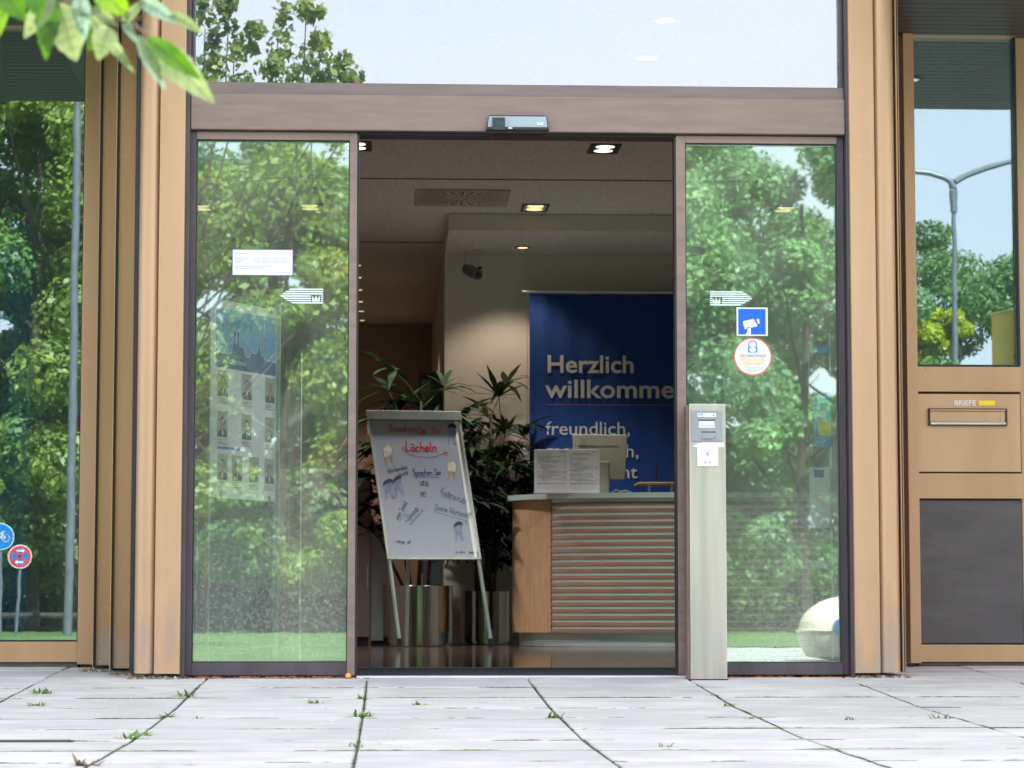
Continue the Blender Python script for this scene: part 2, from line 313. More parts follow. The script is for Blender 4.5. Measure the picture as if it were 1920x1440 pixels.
# ------------------------------------------------------------------ mesh builder
class MB:
    def __init__(s): s.v = []; s.f = []; s.smooth = False
    def add(s, vs, fs):
        k = len(s.v); s.v += [tuple(p) for p in vs]; s.f += [tuple(k + i for i in f) for f in fs]; return s
    def box(s, x0, x1, y0, y1, z0, z1):
        vs = [(x, y, z) for x in (x0, x1) for y in (y0, y1) for z in (z0, z1)]
        return s.add(vs, [(0, 1, 3, 2), (4, 6, 7, 5), (0, 4, 5, 1), (2, 3, 7, 6), (0, 2, 6, 4), (1, 5, 7, 3)])
    def tube(s, pts, r, n=10, r2=None, cap=True):
        pts = [Vector(p) for p in pts]; rings = []; L = len(pts)
        for i, p in enumerate(pts):
            t = (pts[min(i + 1, L - 1)] - pts[max(i - 1, 0)]).normalized()
            a = t.cross(Vector((0, 0, 1)) if abs(t.z) < .9 else Vector((1, 0, 0))).normalized(); b = t.cross(a)
            rr = r if r2 is None else r + (r2 - r) * i / (L - 1)
            rings.append([p + (a * math.cos(2 * math.pi * k / n) + b * math.sin(2 * math.pi * k / n)) * rr for k in range(n)])
        vs = [q for g in rings for q in g]; fs = []
        for i in range(L - 1):
            for k in range(n): fs.append((i * n + k, i * n + (k + 1) % n, (i + 1) * n + (k + 1) % n, (i + 1) * n + k))
        if cap: fs += [tuple(range(n))[::-1], tuple((L - 1) * n + k for k in range(n))]
        return s.add(vs, fs)
    def lathe(s, c, prof, n=32):
        vs = []; fs = []; m = len(prof)
        for (r, z) in prof:
            for k in range(n): a = 2 * math.pi * k / n; vs.append((c[0] + r * math.cos(a), c[1] + r * math.sin(a), c[2] + z))
        for i in range(m - 1):
            for k in range(n): fs.append((i * n + k, i * n + (k + 1) % n, (i + 1) * n + (k + 1) % n, (i + 1) * n + k))
        return s.add(vs, fs)
    def prism_xz(s, poly, y0, y1):
        n = len(poly); vs = [(x, y0, z) for x, z in poly] + [(x, y1, z) for x, z in poly]
        return s.add(vs, [tuple(range(n)), tuple(range(2 * n - 1, n - 1, -1))] + [(i, i + n, (i + 1) % n + n, (i + 1) % n) for i in range(n)])
    def prism_xy(s, poly, z0, z1):
        n = len(poly); vs = [(x, y, z0) for x, y in poly] + [(x, y, z1) for x, y in poly]
        return s.add(vs, [tuple(range(n))[::-1], tuple(range(n, 2 * n))] + [(i, (i + 1) % n, (i + 1) % n + n, i + n) for i in range(n)])
    def build(s, name, m, parent=None, bevel=0, smooth=None, recalc=True):
        off = parent_origin(parent)
        me = bpy.data.meshes.new(name); me.from_pydata([(a - off.x, b - off.y, c - off.z) for a, b, c in s.v], [], s.f)
        if recalc:
            import bmesh
            bm = bmesh.new(); bm.from_mesh(me); bmesh.ops.recalc_face_normals(bm, faces=bm.faces)
            if smooth:
                for f in bm.faces: f.smooth = True
                for e in bm.edges:
                    if len(e.link_faces) == 2 and e.calc_face_angle(0) > R(35): e.smooth = False
            bm.to_mesh(me); bm.free()
        me.materials.append(MATS[m]); me.update()
        o = bpy.data.objects.new(name, me); COL.objects.link(o)
        if parent: o.parent = parent
        if bevel:
            b = o.modifiers.new('bevel', 'BEVEL'); b.width = bevel; b.segments = 2; b.limit_method = 'ANGLE'
        return o
def parent_origin(p):
    v = Vector((0, 0, 0))
    while p: v += p.location; p = p.parent
    return v
def tag(o, label, cat, group=None, kind=None):
    if label: o['label'] = label
    if cat: o['category'] = cat
    if group: o['group'] = group
    if kind: o['kind'] = kind
    return o
def empty(name, loc, label, cat, group=None):
    o = bpy.data.objects.new(name, None); COL.objects.link(o); o.location = loc; o.empty_display_size = .1
    return tag(o, label, cat, group)
def struct(o, label=None):
    o['kind'] = 'structure'
    if label: o['label'] = label
    return o
def stuff(o, label=None, cat=None):
    o['kind'] = 'stuff'
    if label: o['label'] = label
    if cat: o['category'] = cat
    return o
def Bx(name, m, parent, x0, x1, y0, y1, z0, z1, bevel=0): return MB().box(x0, x1, y0, y1, z0, z1).build(name, m, parent, bevel)
def clone(o, parent=None, loc=None):
    c = o.copy(); COL.objects.link(c); c.parent = parent
    if loc is not None: c.location = loc
    for ch in o.children: clone(ch, c)
    return c

# flat panel with its own axes: (u, v) in metres from the lower left corner, lift = distance off the face
class Panel:
    def __init__(s, o, U, V):
        s.o = Vector(o); s.U = Vector(U).normalized(); s.V = Vector(V).normalized(); s.N = s.U.cross(s.V).normalized()
    def p(s, u, v, lift=0): return s.o + s.U * u + s.V * v + s.N * lift
    def poly(s, mb, pts, lift): k = len(mb.v); mb.v += [tuple(s.p(u, v, lift)) for u, v in pts]; mb.f.append(tuple(range(k, k + len(pts)))); return mb
    def rect(s, mb, u0, u1, v0, v1, lift): return s.poly(mb, [(u0, v0), (u1, v0), (u1, v1), (u0, v1)], lift)
    def slab(s, mb, u0, u1, v0, v1, l0, l1):
        q = [(u0, v0), (u1, v0), (u1, v1), (u0, v1)]; vs = [s.p(u, v, l0) for u, v in q] + [s.p(u, v, l1) for u, v in q]
        return mb.add(vs, [(3, 2, 1, 0), (4, 5, 6, 7), (0, 1, 5, 4), (1, 2, 6, 5), (2, 3, 7, 6), (3, 0, 4, 7)])
    def stroke(s, mb, pts, wd, lift):
        for a, b in zip(pts, pts[1:]):
            d = Vector((b[0] - a[0], b[1] - a[1])); L = d.length
            if L < 1e-6: continue
            d /= L; n = Vector((-d.y, d.x)) * wd / 2; e = d * wd * .35
            q = [(a[0] - e.x - n.x, a[1] - e.y - n.y), (b[0] + e.x - n.x, b[1] + e.y - n.y), (b[0] + e.x + n.x, b[1] + e.y + n.y), (a[0] - e.x + n.x, a[1] - e.y + n.y)]
            s.poly(mb, q, lift)
        return mb
    def disc(s, mb, u, v, ru, rv, lift, n=24): return s.poly(mb, [(u + ru * math.cos(2 * math.pi * k / n), v + rv * math.sin(2 * math.pi * k / n)) for k in range(n)], lift)
    def text(s, mb, body, u, v, size, lift, bold=0, align='LEFT', sx=1.0, space=1.0, width=None):
        cu = bpy.data.curves.new('t', 'FONT'); cu.body = body; cu.size = size; cu.align_x = align; cu.offset = bold; cu.resolution_u = 3; cu.space_character = space
        ob = bpy.data.objects.new('t', cu); COL.objects.link(ob); dg = bpy.context.evaluated_depsgraph_get(); dg.update()
        me = bpy.data.meshes.new_from_object(ob.evaluated_get(dg)); k = len(mb.v)
        if width and len(me.vertices):
            xs = [q.co.x for q in me.vertices]; wd = max(xs) - min(xs); sx = width / wd
        mb.v += [tuple(s.p(u + q.co.x * sx, v + q.co.y, lift)) for q in me.vertices]; mb.f += [tuple(k + i for i in pl.vertices) for pl in me.polygons]
        bpy.data.objects.remove(ob); bpy.data.curves.remove(cu); bpy.data.meshes.remove(me); return mb
def front(Y, x0=0, z0=0): return Panel((x0, Y, z0), (1, 0, 0), (0, 0, 1))   # normal points to -y, towards the street

# hand-drawn letters, x height .5, cap height 1
def arc(cx, cy, rx, ry, a0, a1, n=9): return [(cx + rx * math.cos(R(a0 + (a1 - a0) * i / n)), cy + ry * math.sin(R(a0 + (a1 - a0) * i / n))) for i in range(n + 1)]
GL = {
 'a': (.42, [arc(.2, .22, .17, .22, 60, 380), [(.38, .48), (.37, .1), (.44, 0)]]),
 'b': (.42, [[(.04, 1), (.04, 0)], arc(.2, .22, .17, .22, 170, -170)]),
 'c': (.36, [arc(.2, .24, .17, .24, 50, 310)]),
 'd': (.44, [arc(.2, .22, .17, .22, 30, 350), [(.38, 1), (.38, 0)]]),
 'e': (.38, [[(.04, .24), (.35, .28)] + arc(.19, .25, .17, .25, 10, 310)]),
 'f': (.28, [arc(.2, .85, .13, .15, 30, 180) + [(.07, 0)], [(0, .5), (.22, .5)]]),
 'g': (.42, [arc(.2, .22, .17, .22, 60, 380), [(.38, .48), (.37, -.2), (.2, -.35), (.05, -.25)]]),
 'h': (.42, [[(.05, 1), (.05, 0)], [(.05, .35), (.2, .5), (.34, .4), (.36, 0)]]),
 'i': (.16, [[(.06, .5), (.07, 0)], [(.08, .72), (.09, .76)]]),
 'k': (.38, [[(.05, 1), (.05, 0)], [(.34, .5), (.06, .22), (.36, 0)]]),
 'l': (.18, [[(.06, 1), (.06, .08), (.14, 0)]]),
 'm': (.60, [[(.04, .5), (.04, 0)], [(.04, .35), (.16, .5), (.27, .4), (.28, 0)], [(.28, .35), (.42, .5), (.52, .4), (.54, 0)]]),
 'n': (.40, [[(.04, .5), (.04, 0)], [(.04, .35), (.2, .5), (.33, .4), (.35, 0)]]),
 'o': (.42, [arc(.2, .24, .17, .24, 90, 450)]),
 'p': (.42, [[(.05, .5), (.03, -.4)], arc(.2, .25, .17, .23, 170, -170)]),
 'r': (.28, [[(.05, .5), (.05, 0)], [(.05, .33), (.15, .48), (.27, .46)]]),
 's': (.32, [[(.27, .45), (.12, .5), (.05, .38), (.24, .18), (.2, .02), (.03, .04)]]),
 't': (.28, [[(.12, .8), (.12, .08), (.22, 0)], [(0, .52), (.25, .52)]]),
 'u': (.42, [[(.04, .5), (.05, .1), (.18, 0), (.34, .12), (.36, .5)], [(.36, .5), (.38, 0)]]),
 'v': (.36, [[(.02, .5), (.16, 0), (.33, .5)]]),
 'w': (.54, [[(.02, .5), (.13, 0), (.26, .4), (.38, 0), (.52, .5)]]),
 'z': (.36, [[(.03, .5), (.32, .5), (.03, 0), (.34, 0)]]),
 'ä': (.42, [arc(.2, .22, .17, .22, 60, 380), [(.38, .48), (.37, .1), (.44, 0)], [(.1, .7), (.12, .78)], [(.3, .7), (.32, .78)]]),
 'B': (.50, [[(.06, 1), (.06, 0)], [(.06, 1), (.3, .98), (.38, .8), (.28, .58), (.06, .52)], [(.06, .52), (.38, .45), (.44, .22), (.32, .02), (.06, 0)]]),
 'S': (.46, [[(.42, .88), (.25, 1), (.08, .88), (.1, .65), (.36, .42), (.38, .15), (.2, 0), (.03, .1)]]),
 'I': (.18, [[(.08, 1), (.08, 0)]]),
 'L': (.42, [[(.08, 1), (.05, .03), (.38, .05)]]),
 'K': (.48, [[(.06, 1), (.06, 0)], [(.42, 1), (.08, .45), (.46, 0)]]),
 'U': (.50, [[(.05, 1), (.05, .2), (.2, 0), (.36, .1), (.4, 1)], [(.4, .3), (.44, 0)], [(.14, 1.15), (.15, 1.2)], [(.3, 1.15), (.31, 1.2)]]),
 'W': (.66, [[(.02, 1), (.16, 0), (.3, .75), (.44, 0), (.62, 1)]]),
 'Z': (.46, [[(.05, 1), (.42, 1), (.04, 0), (.44, 0)]]),
 '+': (.40, [[(.18, .6), (.18, .15)], [(.02, .38), (.36, .38)]]),
 '!': (.16, [[(.08, 1), (.07, .3)], [(.07, .06), (.08, .0)]]),
 '*': (.2, [[(.08, .5), (.08, .3)]]), '(': (.3, [arc(.34, .4, .3, .5, 120, 240)]), ',': (.14, [[(.07, .05), (.03, -.1)]]),
 '9': (.4, [arc(.2, .74, .16, .24, 20, 380) + [(.3, 0)]]), '0': (.4, [arc(.2, .5, .17, .5, 90, 450)]), '%': (.4, [[(.35, 1), (.05, 0)], arc(.08, .85, .07, .12, 0, 360), arc(.32, .15, .07, .12, 0, 360)]),
 ' ': (.3, []),
}
def handwrite(pn, mb, s_, u, v, size, wd, lift, ang=0, track=1.0, wob=.03):
    x = 0; ca, sa = math.cos(R(ang)), math.sin(R(ang)); rr = random.Random(len(s_) * 7 + int(u * 1000))
    for ch in s_:
        adv, st = GL.get(ch, (.3, [])); dy = rr.uniform(-wob, wob)
        for pl in st:
            q = []
            for (a, b) in pl:
                a2 = (x + a + b * .06) * size; b2 = (b + dy + rr.uniform(-wob, wob) * .4) * size
                q.append((u + a2 * ca - b2 * sa, v + a2 * sa + b2 * ca))
            pn.stroke(mb, q, wd, lift)
        x += (adv + .07) * track
    return x * size

# ------------------------------------------------------------------ key planes
YW = .75                    # side windows
ZT = 3.35                   # top of portal
JL, JR = X(345, 0), X(1594, 0)
# ================================================================== SETTING
# paving slabs
pv = struct(MB().box(-2.4, 3.9, -5.3, .98, -.35, -.14).build('pavement', 'joint_bed', None), 'pale concrete slab paving before the entrance')
# shaped bed following the fall
bed = MB()
ys = [.98, 0, -.79, -1.58, -2.3, -3.04, -3.8, -4.55, -5.3]
for a, b in zip(ys, ys[1:]):
    for (xa, xb) in (((-2.4, JL), (JR, 3.9)) if a > .5 else ((-2.4, 3.9),)):
        bed.add([(xa, a, gz(a) - .014), (xb, a, gz(a) - .014), (xb, b, gz(b) - .014), (xa, b, gz(b) - .014)], [(0, 1, 2, 3)])
stuff(bed.build('joint_filling', 'joint_bed', pv))
rows = [.98, .45, -.036, -.60, -1.12, -1.60, -2.12, -2.64, -3.14, -3.62, -4.12, -4.62, -5.12]
colx = [X(394, 0) + .65 * k for k in range(-3, 8)]
colx = [-.735 + .651 * k for k in range(-2, 8)]
rs = random.Random(5)
for i in range(len(rows) - 1):
    y1, y0 = rows[i], rows[i + 1]
    for j in range(len(colx) - 1):
        g = rs.uniform(.004, .0075); gx = rs.uniform(.002, .0035); dz = rs.uniform(-.0012, .0012); tl = rs.uniform(-.0008, .0008)
        x0, x1 = colx[j] + gx, colx[j + 1] - gx; a, b = y0 + g, y1 - g
        if y0 > -.1:
            if JL < x0 and x1 < JR: continue
            if x0 < JL < x1: x1 = JL - .01
            if x0 < JR < x1: x0 = JR + .01
            if x1 - x0 < .03: continue
        za, zb = gz(a) + dz + tl, gz(b) + dz - tl; c = .005
        vs = [(x0, a, za - .03), (x1, a, za - .03), (x1, b, zb - .03), (x0, b, zb - .03), (x0, a, za - c), (x1, a, za - c), (x1, b, zb - c), (x0, b, zb - c),
              (x0 + c, a + c, za), (x1 - c, a + c, za), (x1 - c, b - c, zb), (x0 + c, b - c, zb)]
        fs = [(0, 1, 5, 4), (1, 2, 6, 5), (2, 3, 7, 6), (3, 0, 4, 7), (4, 5, 9, 8), (5, 6, 10, 9), (6, 7, 11, 10), (7, 4, 8, 11), (8, 9, 10, 11)]
        MB().add(vs, fs).build('paving_slab', 'concrete', pv, recalc=False)
def ribbon(name, p0, p1, wd, hgt, m, seed, thr, step=.012):
    r_ = random.Random(seed); mb = MB(); L = (Vector(p1) - Vector(p0)).length; n = int(L / step); prev = None
    for i in range(n + 1):
        t = i / n; x = p0[0] + (p1[0] - p0[0]) * t; y = p0[1] + (p1[1] - p0[1]) * t; q = noise.noise(Vector((x * 4.5, y * 4.5, seed * 3.1))) + .35 * noise.noise(Vector((x * 30, y * 30, seed)))
        on = q > thr; h = hgt * (.35 + min(1, max(0, q - thr) * 2.2)) * r_.uniform(.5, 1.2) if on else -.004; w_ = wd * r_.uniform(.6, 1.2) * (.6 + max(0, q - thr))
        dx, dy = (0, w_) if abs(p1[0] - p0[0]) > abs(p1[1] - p0[1]) else (w_, 0); jx, jy = r_.uniform(-.001, .001), r_.uniform(-.001, .001); g_ = gz(y) - .0012
        k = len(mb.v); mb.v += [(x - dx + jx, y - dy + jy, g_), (x + jx, y + jy, g_ + h + .0012), (x + dx + jx, y + dy + jy, g_)]
        if i: mb.f += [(k - 3, k - 2, k + 1, k), (k - 2, k - 1, k + 2, k + 1)]
    return stuff(mb.build(name, m, pv, recalc=False))
for j, y_ in enumerate(rows[3:-1]):
    ribbon('joint_moss', (-1.9, y_, 0), (2.9, y_, 0), .0025, .0017, 'joint_moss', j + 1, (.18, -.18, .22, .12, -.12, .15, -.02, .08, .12)[j % 9])
for j, x_ in enumerate(colx[1:]):
    ribbon('joint_moss', (x_, -5.0, 0), (x_, -.4, 0), .0024, .003, 'joint_moss', j + 40, .05)
# wider paved forecourt and lawn (seen mirrored in the glass)
fc = MB()
fc.add([(-60, -5.35, -.112), (60, -5.35, -.112), (60, -14.9, -.112), (-60, -14.9, -.112)], [(0, 1, 2, 3)])
fc.add([(-60, 1.2, -.13), (-2.42, 1.2, -.13), (-2.42, -5.35, -.112), (-60, -5.35, -.112)], [(0, 1, 2, 3)])
fc.add([(3.92, 1.2, -.13), (60, 1.2, -.13), (60, -5.35, -.112), (3.92, -5.35, -.112)], [(0, 1, 2, 3)])
struct(fc.build('forecourt', 'paving_far', None), 'wide pale paved forecourt in front of the building')
struct(MB().add([(-400, -400, -.16), (400, -400, -.16), (400, 400, -.16), (-400, 400, -.16)], [(0, 1, 2, 3)]).build('ground', 'soil', None), 'ground running out to the horizon')
lw = MB().add([(-80, -14.9, -.10), (80, -14.9, -.10), (80, -120, -.10), (-80, -120, -.10)], [(3, 2, 1, 0)])
lw.add([(-80, -7.6, -.10), (.9, -7.6, -.10), (1.3, -14.9, -.10), (-80, -14.9, -.10)], [(3, 2, 1, 0)])
struct(lw.build('lawn', 'lawn', None), 'mown lawn across the forecourt')

hl = MB(); hp = [(-38, -.12), (-42, .5), (-50, 1.1), (-62, 1.3), (-120, 2.0)]
for (ya_, za_), (yb_, zb_) in zip(hp, hp[1:]): hl.add([(-90, ya_, za_), (8, ya_, za_), (8, yb_, zb_), (-90, yb_, zb_)], [(0, 1, 2, 3)])
hl.add([(8, -56, -.12), (90, -56, -.12), (90, -64, 1.4), (8, -64, 1.4), (90, -120, 2), (8, -120, 2)], [(0, 1, 2, 3), (3, 2, 4, 5)])
struct(hl.build('grassy_bank', 'bank', None), 'low grassy bank behind the park trees')
# interior floor, ceiling, walls
CZ = 3.24
struct(Bx('lobby_floor', 'floor_stone', None, -1.75, 3.2, 1.62, 17, -.2, -.002), 'polished dark brown stone lobby floor')
vf = struct(Bx('vestibule_floor', 'seam', None, -1.75, 3.2, .07, 1.62, -.2, -.006), 'recessed floor behind the door')
cl = MB().box(-1.9, 3.4, .12, 17.2, CZ, CZ + .1)
clg = struct(cl.build('lobby_ceiling', 'ceiling', None), 'speckled grey brown lobby ceiling')
for (pa, pb) in (((672, 334), (1263, 350)),):
    a, b = PZ(*pa, CZ), PZ(*pb, CZ)
    MB().box(-1.7, 3.1, a.y - .012, a.y + .012, CZ - .004, CZ - .001).build('ceiling_joint', 'seam', clg)
MB().box(-1.7, .44, 10.2, 10.23, CZ - .004, CZ - .001).build('ceiling_joint', 'seam', clg)
YB = 10.07; XC = .444
bw = struct(Bx('back_wall', 'wall_white', None, XC, 3.3, YB, 16.6, -.01, CZ - .002), 'cream painted back wall behind the counter')
Bx('skirting', 'light_grey', bw, XC - .004, 3.2, YB - .012, YB - .001, 0, .06)
sf = struct(Bx('dropped_ceiling', 'ceiling', None, XC, 3.3, 8.66, YB - .002, 3.118, CZ - .003), 'lowered ceiling band above the counter')
Bx('edge_board', 'wall_white', sf, XC - .002, 3.3, 8.645, 8.659, 3.110, CZ - .004)
struct(Bx('corridor_end_wall', 'wall_brown', None, -1.9, XC, 16.3, 16.6, -.01, CZ - .002), 'dim brown wall at the end of the passage')
struct(Bx('lobby_left_wall', 'wall_brown', None, -1.95, -1.75, .9, 17, -.01, CZ + .1), 'brown partition on the left side of the lobby')
struct(Bx('lobby_right_wall', 'wall_white', None, 3.3, 3.5, .9, 17, -.01, CZ + .1), 'pale partition on the right side of the lobby')
# side rooms behind the windows
for (x0, x1, nm) in ((-9, -1.95, 'left'), (3.5, 10, 'right')):
    rm = MB().box(x0, x1, 5, 5.1, 0, 3.2).box(x0, x1, .9, 5, 3.1, 3.2).box(x0, x1, .9, 5, -.1, .02)
    rm.box(x0 - .1, x0, .9, 5, 0, 3.2).box(x1, x1 + .1, .9, 5, 0, 3.2) if nm == 'left' else rm.box(x1, x1 + .1, .9, 5, 0, 3.2)
    struct(rm.build('side_room_walls', 'wall_dark', None), 'dark walls of the room behind the %s side window' % nm)

# building shell
bl = MB()
bl.box(-30, JL - .26, -.95, .0, 2.98, 9.25).box(JR + .26, 30, -.95, .0, 2.98, 9.25)      # upper storeys over the soffits
bl.box(-30, 30, .0, 26, ZT + .3, 9.25)
bl.box(-30, -9.2, YW, 26, -.1, ZT + .3).box(10.2, 30, YW, 26, -.1, ZT + .3)
bl.box(-9.2, -1.96, 5.2, 26, -.1, ZT + .3).box(3.5, 10.2, 5.2, 26, -.1, ZT + .3).box(-1.95, 3.5, 17.3, 26, -.1, ZT + .3)
bl.box(-9.2, 10.2, .9, 17.3, CZ + .11, ZT + .3)
bshell = bl.build('bank_building', 'facade_wall', None)
tag(bshell, 'upper storeys of the office building above the glazed entrance', 'building')
# soffits of separate slats
for (x0, x1, lab) in ((-8, X(252, -.05), 'slatted dark soffit over the left side window'), (X(1690, -.05), 9, 'slatted dark soffit over the right side window')):
    so = struct(Bx('soffit', 'seam', None, x0, x1, -.95, YW + .05, 2.885, 2.978), lab)
    n = 21; st = 1.66 / n
    sh = None
    for i in range(n):
        y = -.93 + i * st
        if sh is None:
            sh = MB().box(x0, x1, 0, st - .009, 2.85, 2.884).build('slat', 'slat_paint', so); sh.location.y = y
        else:
            c = sh.copy(); COL.objects.link(c); c.location.y = y
# soffit lights
def disc_light(x, y, z, r, m, parent=None, label=None, group=None, trim=.02):
    e = empty('downlight', (x, y, z), label, 'ceiling light', group)
    MB().lathe((x, y, z), [(r, -.001), (r + trim, -.001), (r + trim, -.007), (r, -.007), (r, -.001)], 20).build('trim_ring', 'lamp_trim', e)
    pz = Panel((x, y, z - .003), (1, 0, 0), (0, -1, 0))
    pz.disc(MB(), 0, 0, r, r, 0).build('lamp', m, e, recalc=False) if False else None
    mb = MB(); k = 20; mb.v = [(x + r * math.cos(2 * math.pi * i / k), y + r * math.sin(2 * math.pi * i / k), z - .004) for i in range(k)]; mb.f = [tuple(range(k))[::-1]]
    mb.build('lamp_glass', m, e, recalc=False)
    return e
disc_light(2.52, -.17, 2.849, .055, 'lamp_cool', label='small lit downlight in the slatted soffit over the right window')

# ================================================================== PORTAL
portal = empty('entrance_portal', ((JL + JR) / 2, 0, 0), 'mauve brown metal entrance frame with deep header and sky-reflecting pane above', 'door frame')
zs_top, zs_mid, zs_bot, zh = Z(158, -.05), Z(181, -.06), Z(247, -.06), 0
jw = .020
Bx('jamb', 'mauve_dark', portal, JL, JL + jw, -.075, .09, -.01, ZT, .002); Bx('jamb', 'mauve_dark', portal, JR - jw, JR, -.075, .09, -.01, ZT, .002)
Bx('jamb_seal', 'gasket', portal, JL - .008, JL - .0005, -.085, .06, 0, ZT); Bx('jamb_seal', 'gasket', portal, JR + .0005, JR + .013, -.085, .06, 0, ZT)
Bx('header', 'mauve', portal, JL + jw + .001, JR - jw - .001, -.062, .10, zs_bot, zs_mid, .003)
Bx('header_sill', 'mauve_sill', portal, JL + jw + .001, JR - jw - .001, -.040, .10, zs_mid + .0005, zs_top, .002)
Bx('door_track', 'track', portal, X(668, 0), X(1268, 0), -.03, .055, Z(257, 0), zs_bot - .001)
Bx('door_track', 'track', portal, X(668, 0), X(1268, 0), .058, .12, Z(262, .1), zs_bot + .02)
Bx('mullion', 'mauve_dark', portal, JL + jw + .001, X(366, 0, 80), -.03, .05, zs_top + .001, ZT, .002)
Bx('mullion', 'mauve_dark', portal, X(1572, 0, 80), JR - jw - .001, -.03, .05, zs_top + .001, ZT, .002)
Bx('seal', 'gasket', portal, X(366, 0, 80), X(1572, 0, 80), -.012, .03, zs_top + .0005, zs_top + .006)
Bx('transom_pane', 'glass_transom', portal, X(366, 0, 80) + .0005, X(1572, 0, 80) - .0005, .004, .012, zs_top + .007, ZT)
Bx('top_rail', 'mauve', portal, JL, JR, -.08, .12, ZT + .001, ZT + .298)
Bx('threshold', 'threshold_metal', portal, X(669, -.02, 1200), X(1290, -.02, 1200), -.035, .055, -.03, .0045, .001)

# sensor over the door
sx0, sx1, sz0, sz1 = X(911, -.08, 230), X(1029, -.08, 230), Z(243, -.1, 970), Z(217, -.08, 970)
sen = empty('door_sensor', ((sx0 + sx1) / 2, -.063, sz0), 'black motion sensor with silver face and crown mark on the header', 'sensor')
MB().prism_xz([(sx0 + .002, sz0 + .010), (sx1 - .002, sz0 + .010), (sx1 - .010, sz1 - .004), (sx1 - .016, sz1), (sx0 + .016, sz1), (sx0 + .010, sz1 - .004)], -.095, -.0625).build('housing', 'black_plastic', sen, .003)
Bx('lens_strip', 'black_plastic', sen, sx0, sx1, -.112, -.0635, sz0 - .004, sz0 + .0095, .004)
MB().prism_xz([(sx0 + .007, sz0 + .012), (sx1 - .007, sz0 + .012), (sx1 - .013, sz1 - .006), (sx0 + .013, sz1 - .006)], -.0975, -.0955).build('face_plate', 'sensor_face', sen)
Bx('tape', 'tape', sen, sx0 + .026, sx0 + .078, -.1145, -.0985, sz0 - .003, sz1 - .014)
def crown(pn, mb, u, v, w, h, lift):
    pn.poly(mb, [(u, v), (u + w, v), (u + w, v + h * .22), (u, v + h * .22)], lift)
    for a, b, c in ((0, .02, .3), (.28, .5, .72), (.7, .98, 1.0)):
        pn.poly(mb, [(u + a * w, v + h * .25), (u + c * w, v + h * .25), (u + b * w, v + h)], lift)
    pn.rect(mb, u, u + w, v + .2 * h, v + .42 * h, lift + .00005); return mb
crown(front(-.0982), MB(), sx1 - .048, sz0 + .020, .024, .015, 0).build('crown_mark', 'sticker_white', sen, recalc=False)
Bx('lens', 'light_grey', sen, sx0 + .092, sx0 + .108, -.114, -.1125, sz0 + .001, sz0 + .007)

# sliding door leaves
def leaf(pxl, pxr, pgl, pgr, label, y_top, y_bot_glass):
    x0, x1, g0, g1 = X(pxl, 0), X(pxr, 0), X(pgl, 0), X(pgr, 0); zt = zs_bot - .004
    zgt, zgb, zb = Z(y_top, 0, (pgl + pgr) / 2), Z(y_bot_glass, 0, (pgl + pgr) / 2), .008
    e = empty('sliding_door', ((x0 + x1) / 2, 0, 0), label, 'glass door', 'sliding glass doors of the entrance')
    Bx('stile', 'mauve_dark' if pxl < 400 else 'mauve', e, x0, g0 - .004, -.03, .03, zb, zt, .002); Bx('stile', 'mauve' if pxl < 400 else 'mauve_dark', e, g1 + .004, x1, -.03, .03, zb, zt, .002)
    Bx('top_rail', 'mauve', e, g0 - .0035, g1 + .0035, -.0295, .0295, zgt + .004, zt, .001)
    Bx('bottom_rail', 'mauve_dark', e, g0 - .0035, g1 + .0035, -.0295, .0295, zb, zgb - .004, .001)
    s = MB(); s.box(g0 - .0035, g0, -.022, .022, zgb - .0035, zgt + .0035).box(g1, g1 + .0035, -.022, .022, zgb - .0035, zgt + .0035)
    s.box(g0 + .0003, g1 - .0003, -.022, .022, zgt, zgt + .0035).box(g0 + .0003, g1 - .0003, -.022, .022, zgb - .0035, zgb); s.build('seal', 'gasket', e)
    Bx('pane', 'glass_door', e, g0 + .0002, g1 - .0002, -.004, .006, zgb + .0002, zgt - .0002)
    return e, (x0, x1, g0, g1, zgb, zgt)
DL, dl = leaf(353, 668, 367, 652, 'left glass door leaf with opening hours notice and left pointing arrow sticker', 266, 1240)
DR, dr = leaf(1268, 1573, 1287, 1569, 'right glass door leaf with round sticker and blue camera sticker', 273, 1241)
Bx('edge_strip', 'mauve_dark', DR, dr[1] + .001, JR - jw - .002, -.02, .03, .008, zs_bot - .004, .001)
Bx('edge_seal', 'gasket', DL, dl[1] + .0005, dl[1] + .008, -.03, .03, .008, zs_bot - .004)
Bx('edge_seal', 'gasket', DR, dr[0] - .008, dr[0] - .0005, -.03, .03, .008, zs_bot - .004)
# rust and rubble lines under the leaves
def crumble(name, x0, x1, y0, y1, m, h, label, n=120, seed=1, parent=None, zoff=0):
    r_ = random.Random(seed); mb = MB()
    for i in range(n):
        x = r_.uniform(x0, x1); y = r_.uniform(y0, y1); s_ = r_.uniform(.3, 1) * h; z = gz(y) + zoff
        pts = []
        for a in range(5): an = a * 1.256 + r_.uniform(-.3, .3); pts.append((x + math.cos(an) * s_ * r_.uniform(.8, 2.6), y + math.sin(an) * s_ * r_.uniform(.5, 1)))
        k = len(mb.v); mb.v += [(a, b, z - .001) for a, b in pts] + [(x + r_.uniform(-.3, .3) * s_, y, z + s_)]
        mb.f += [(k + a, k + (a + 1) % 5, k + 5) for a in range(5)]
    o = mb.build(name, m, parent); stuff(o)
    if not parent: o['label'] = label
    return o
crumble('rust_flakes', JL + .01, X(664, 0), -.055, .0, 'rust', .009, 'line of orange rust flakes under the left door leaf', 260, 1)
crumble('rust_flakes', X(1364, 0), JR, -.055, .0, 'rust', .007, 'line of rusty crumbs under the right door leaf', 150, 2)
crumble('rubble', JL + .02, X(700, 0), -.085, -.05, 'debris', .004, 'pale grit before the left door leaf', 200, 3)
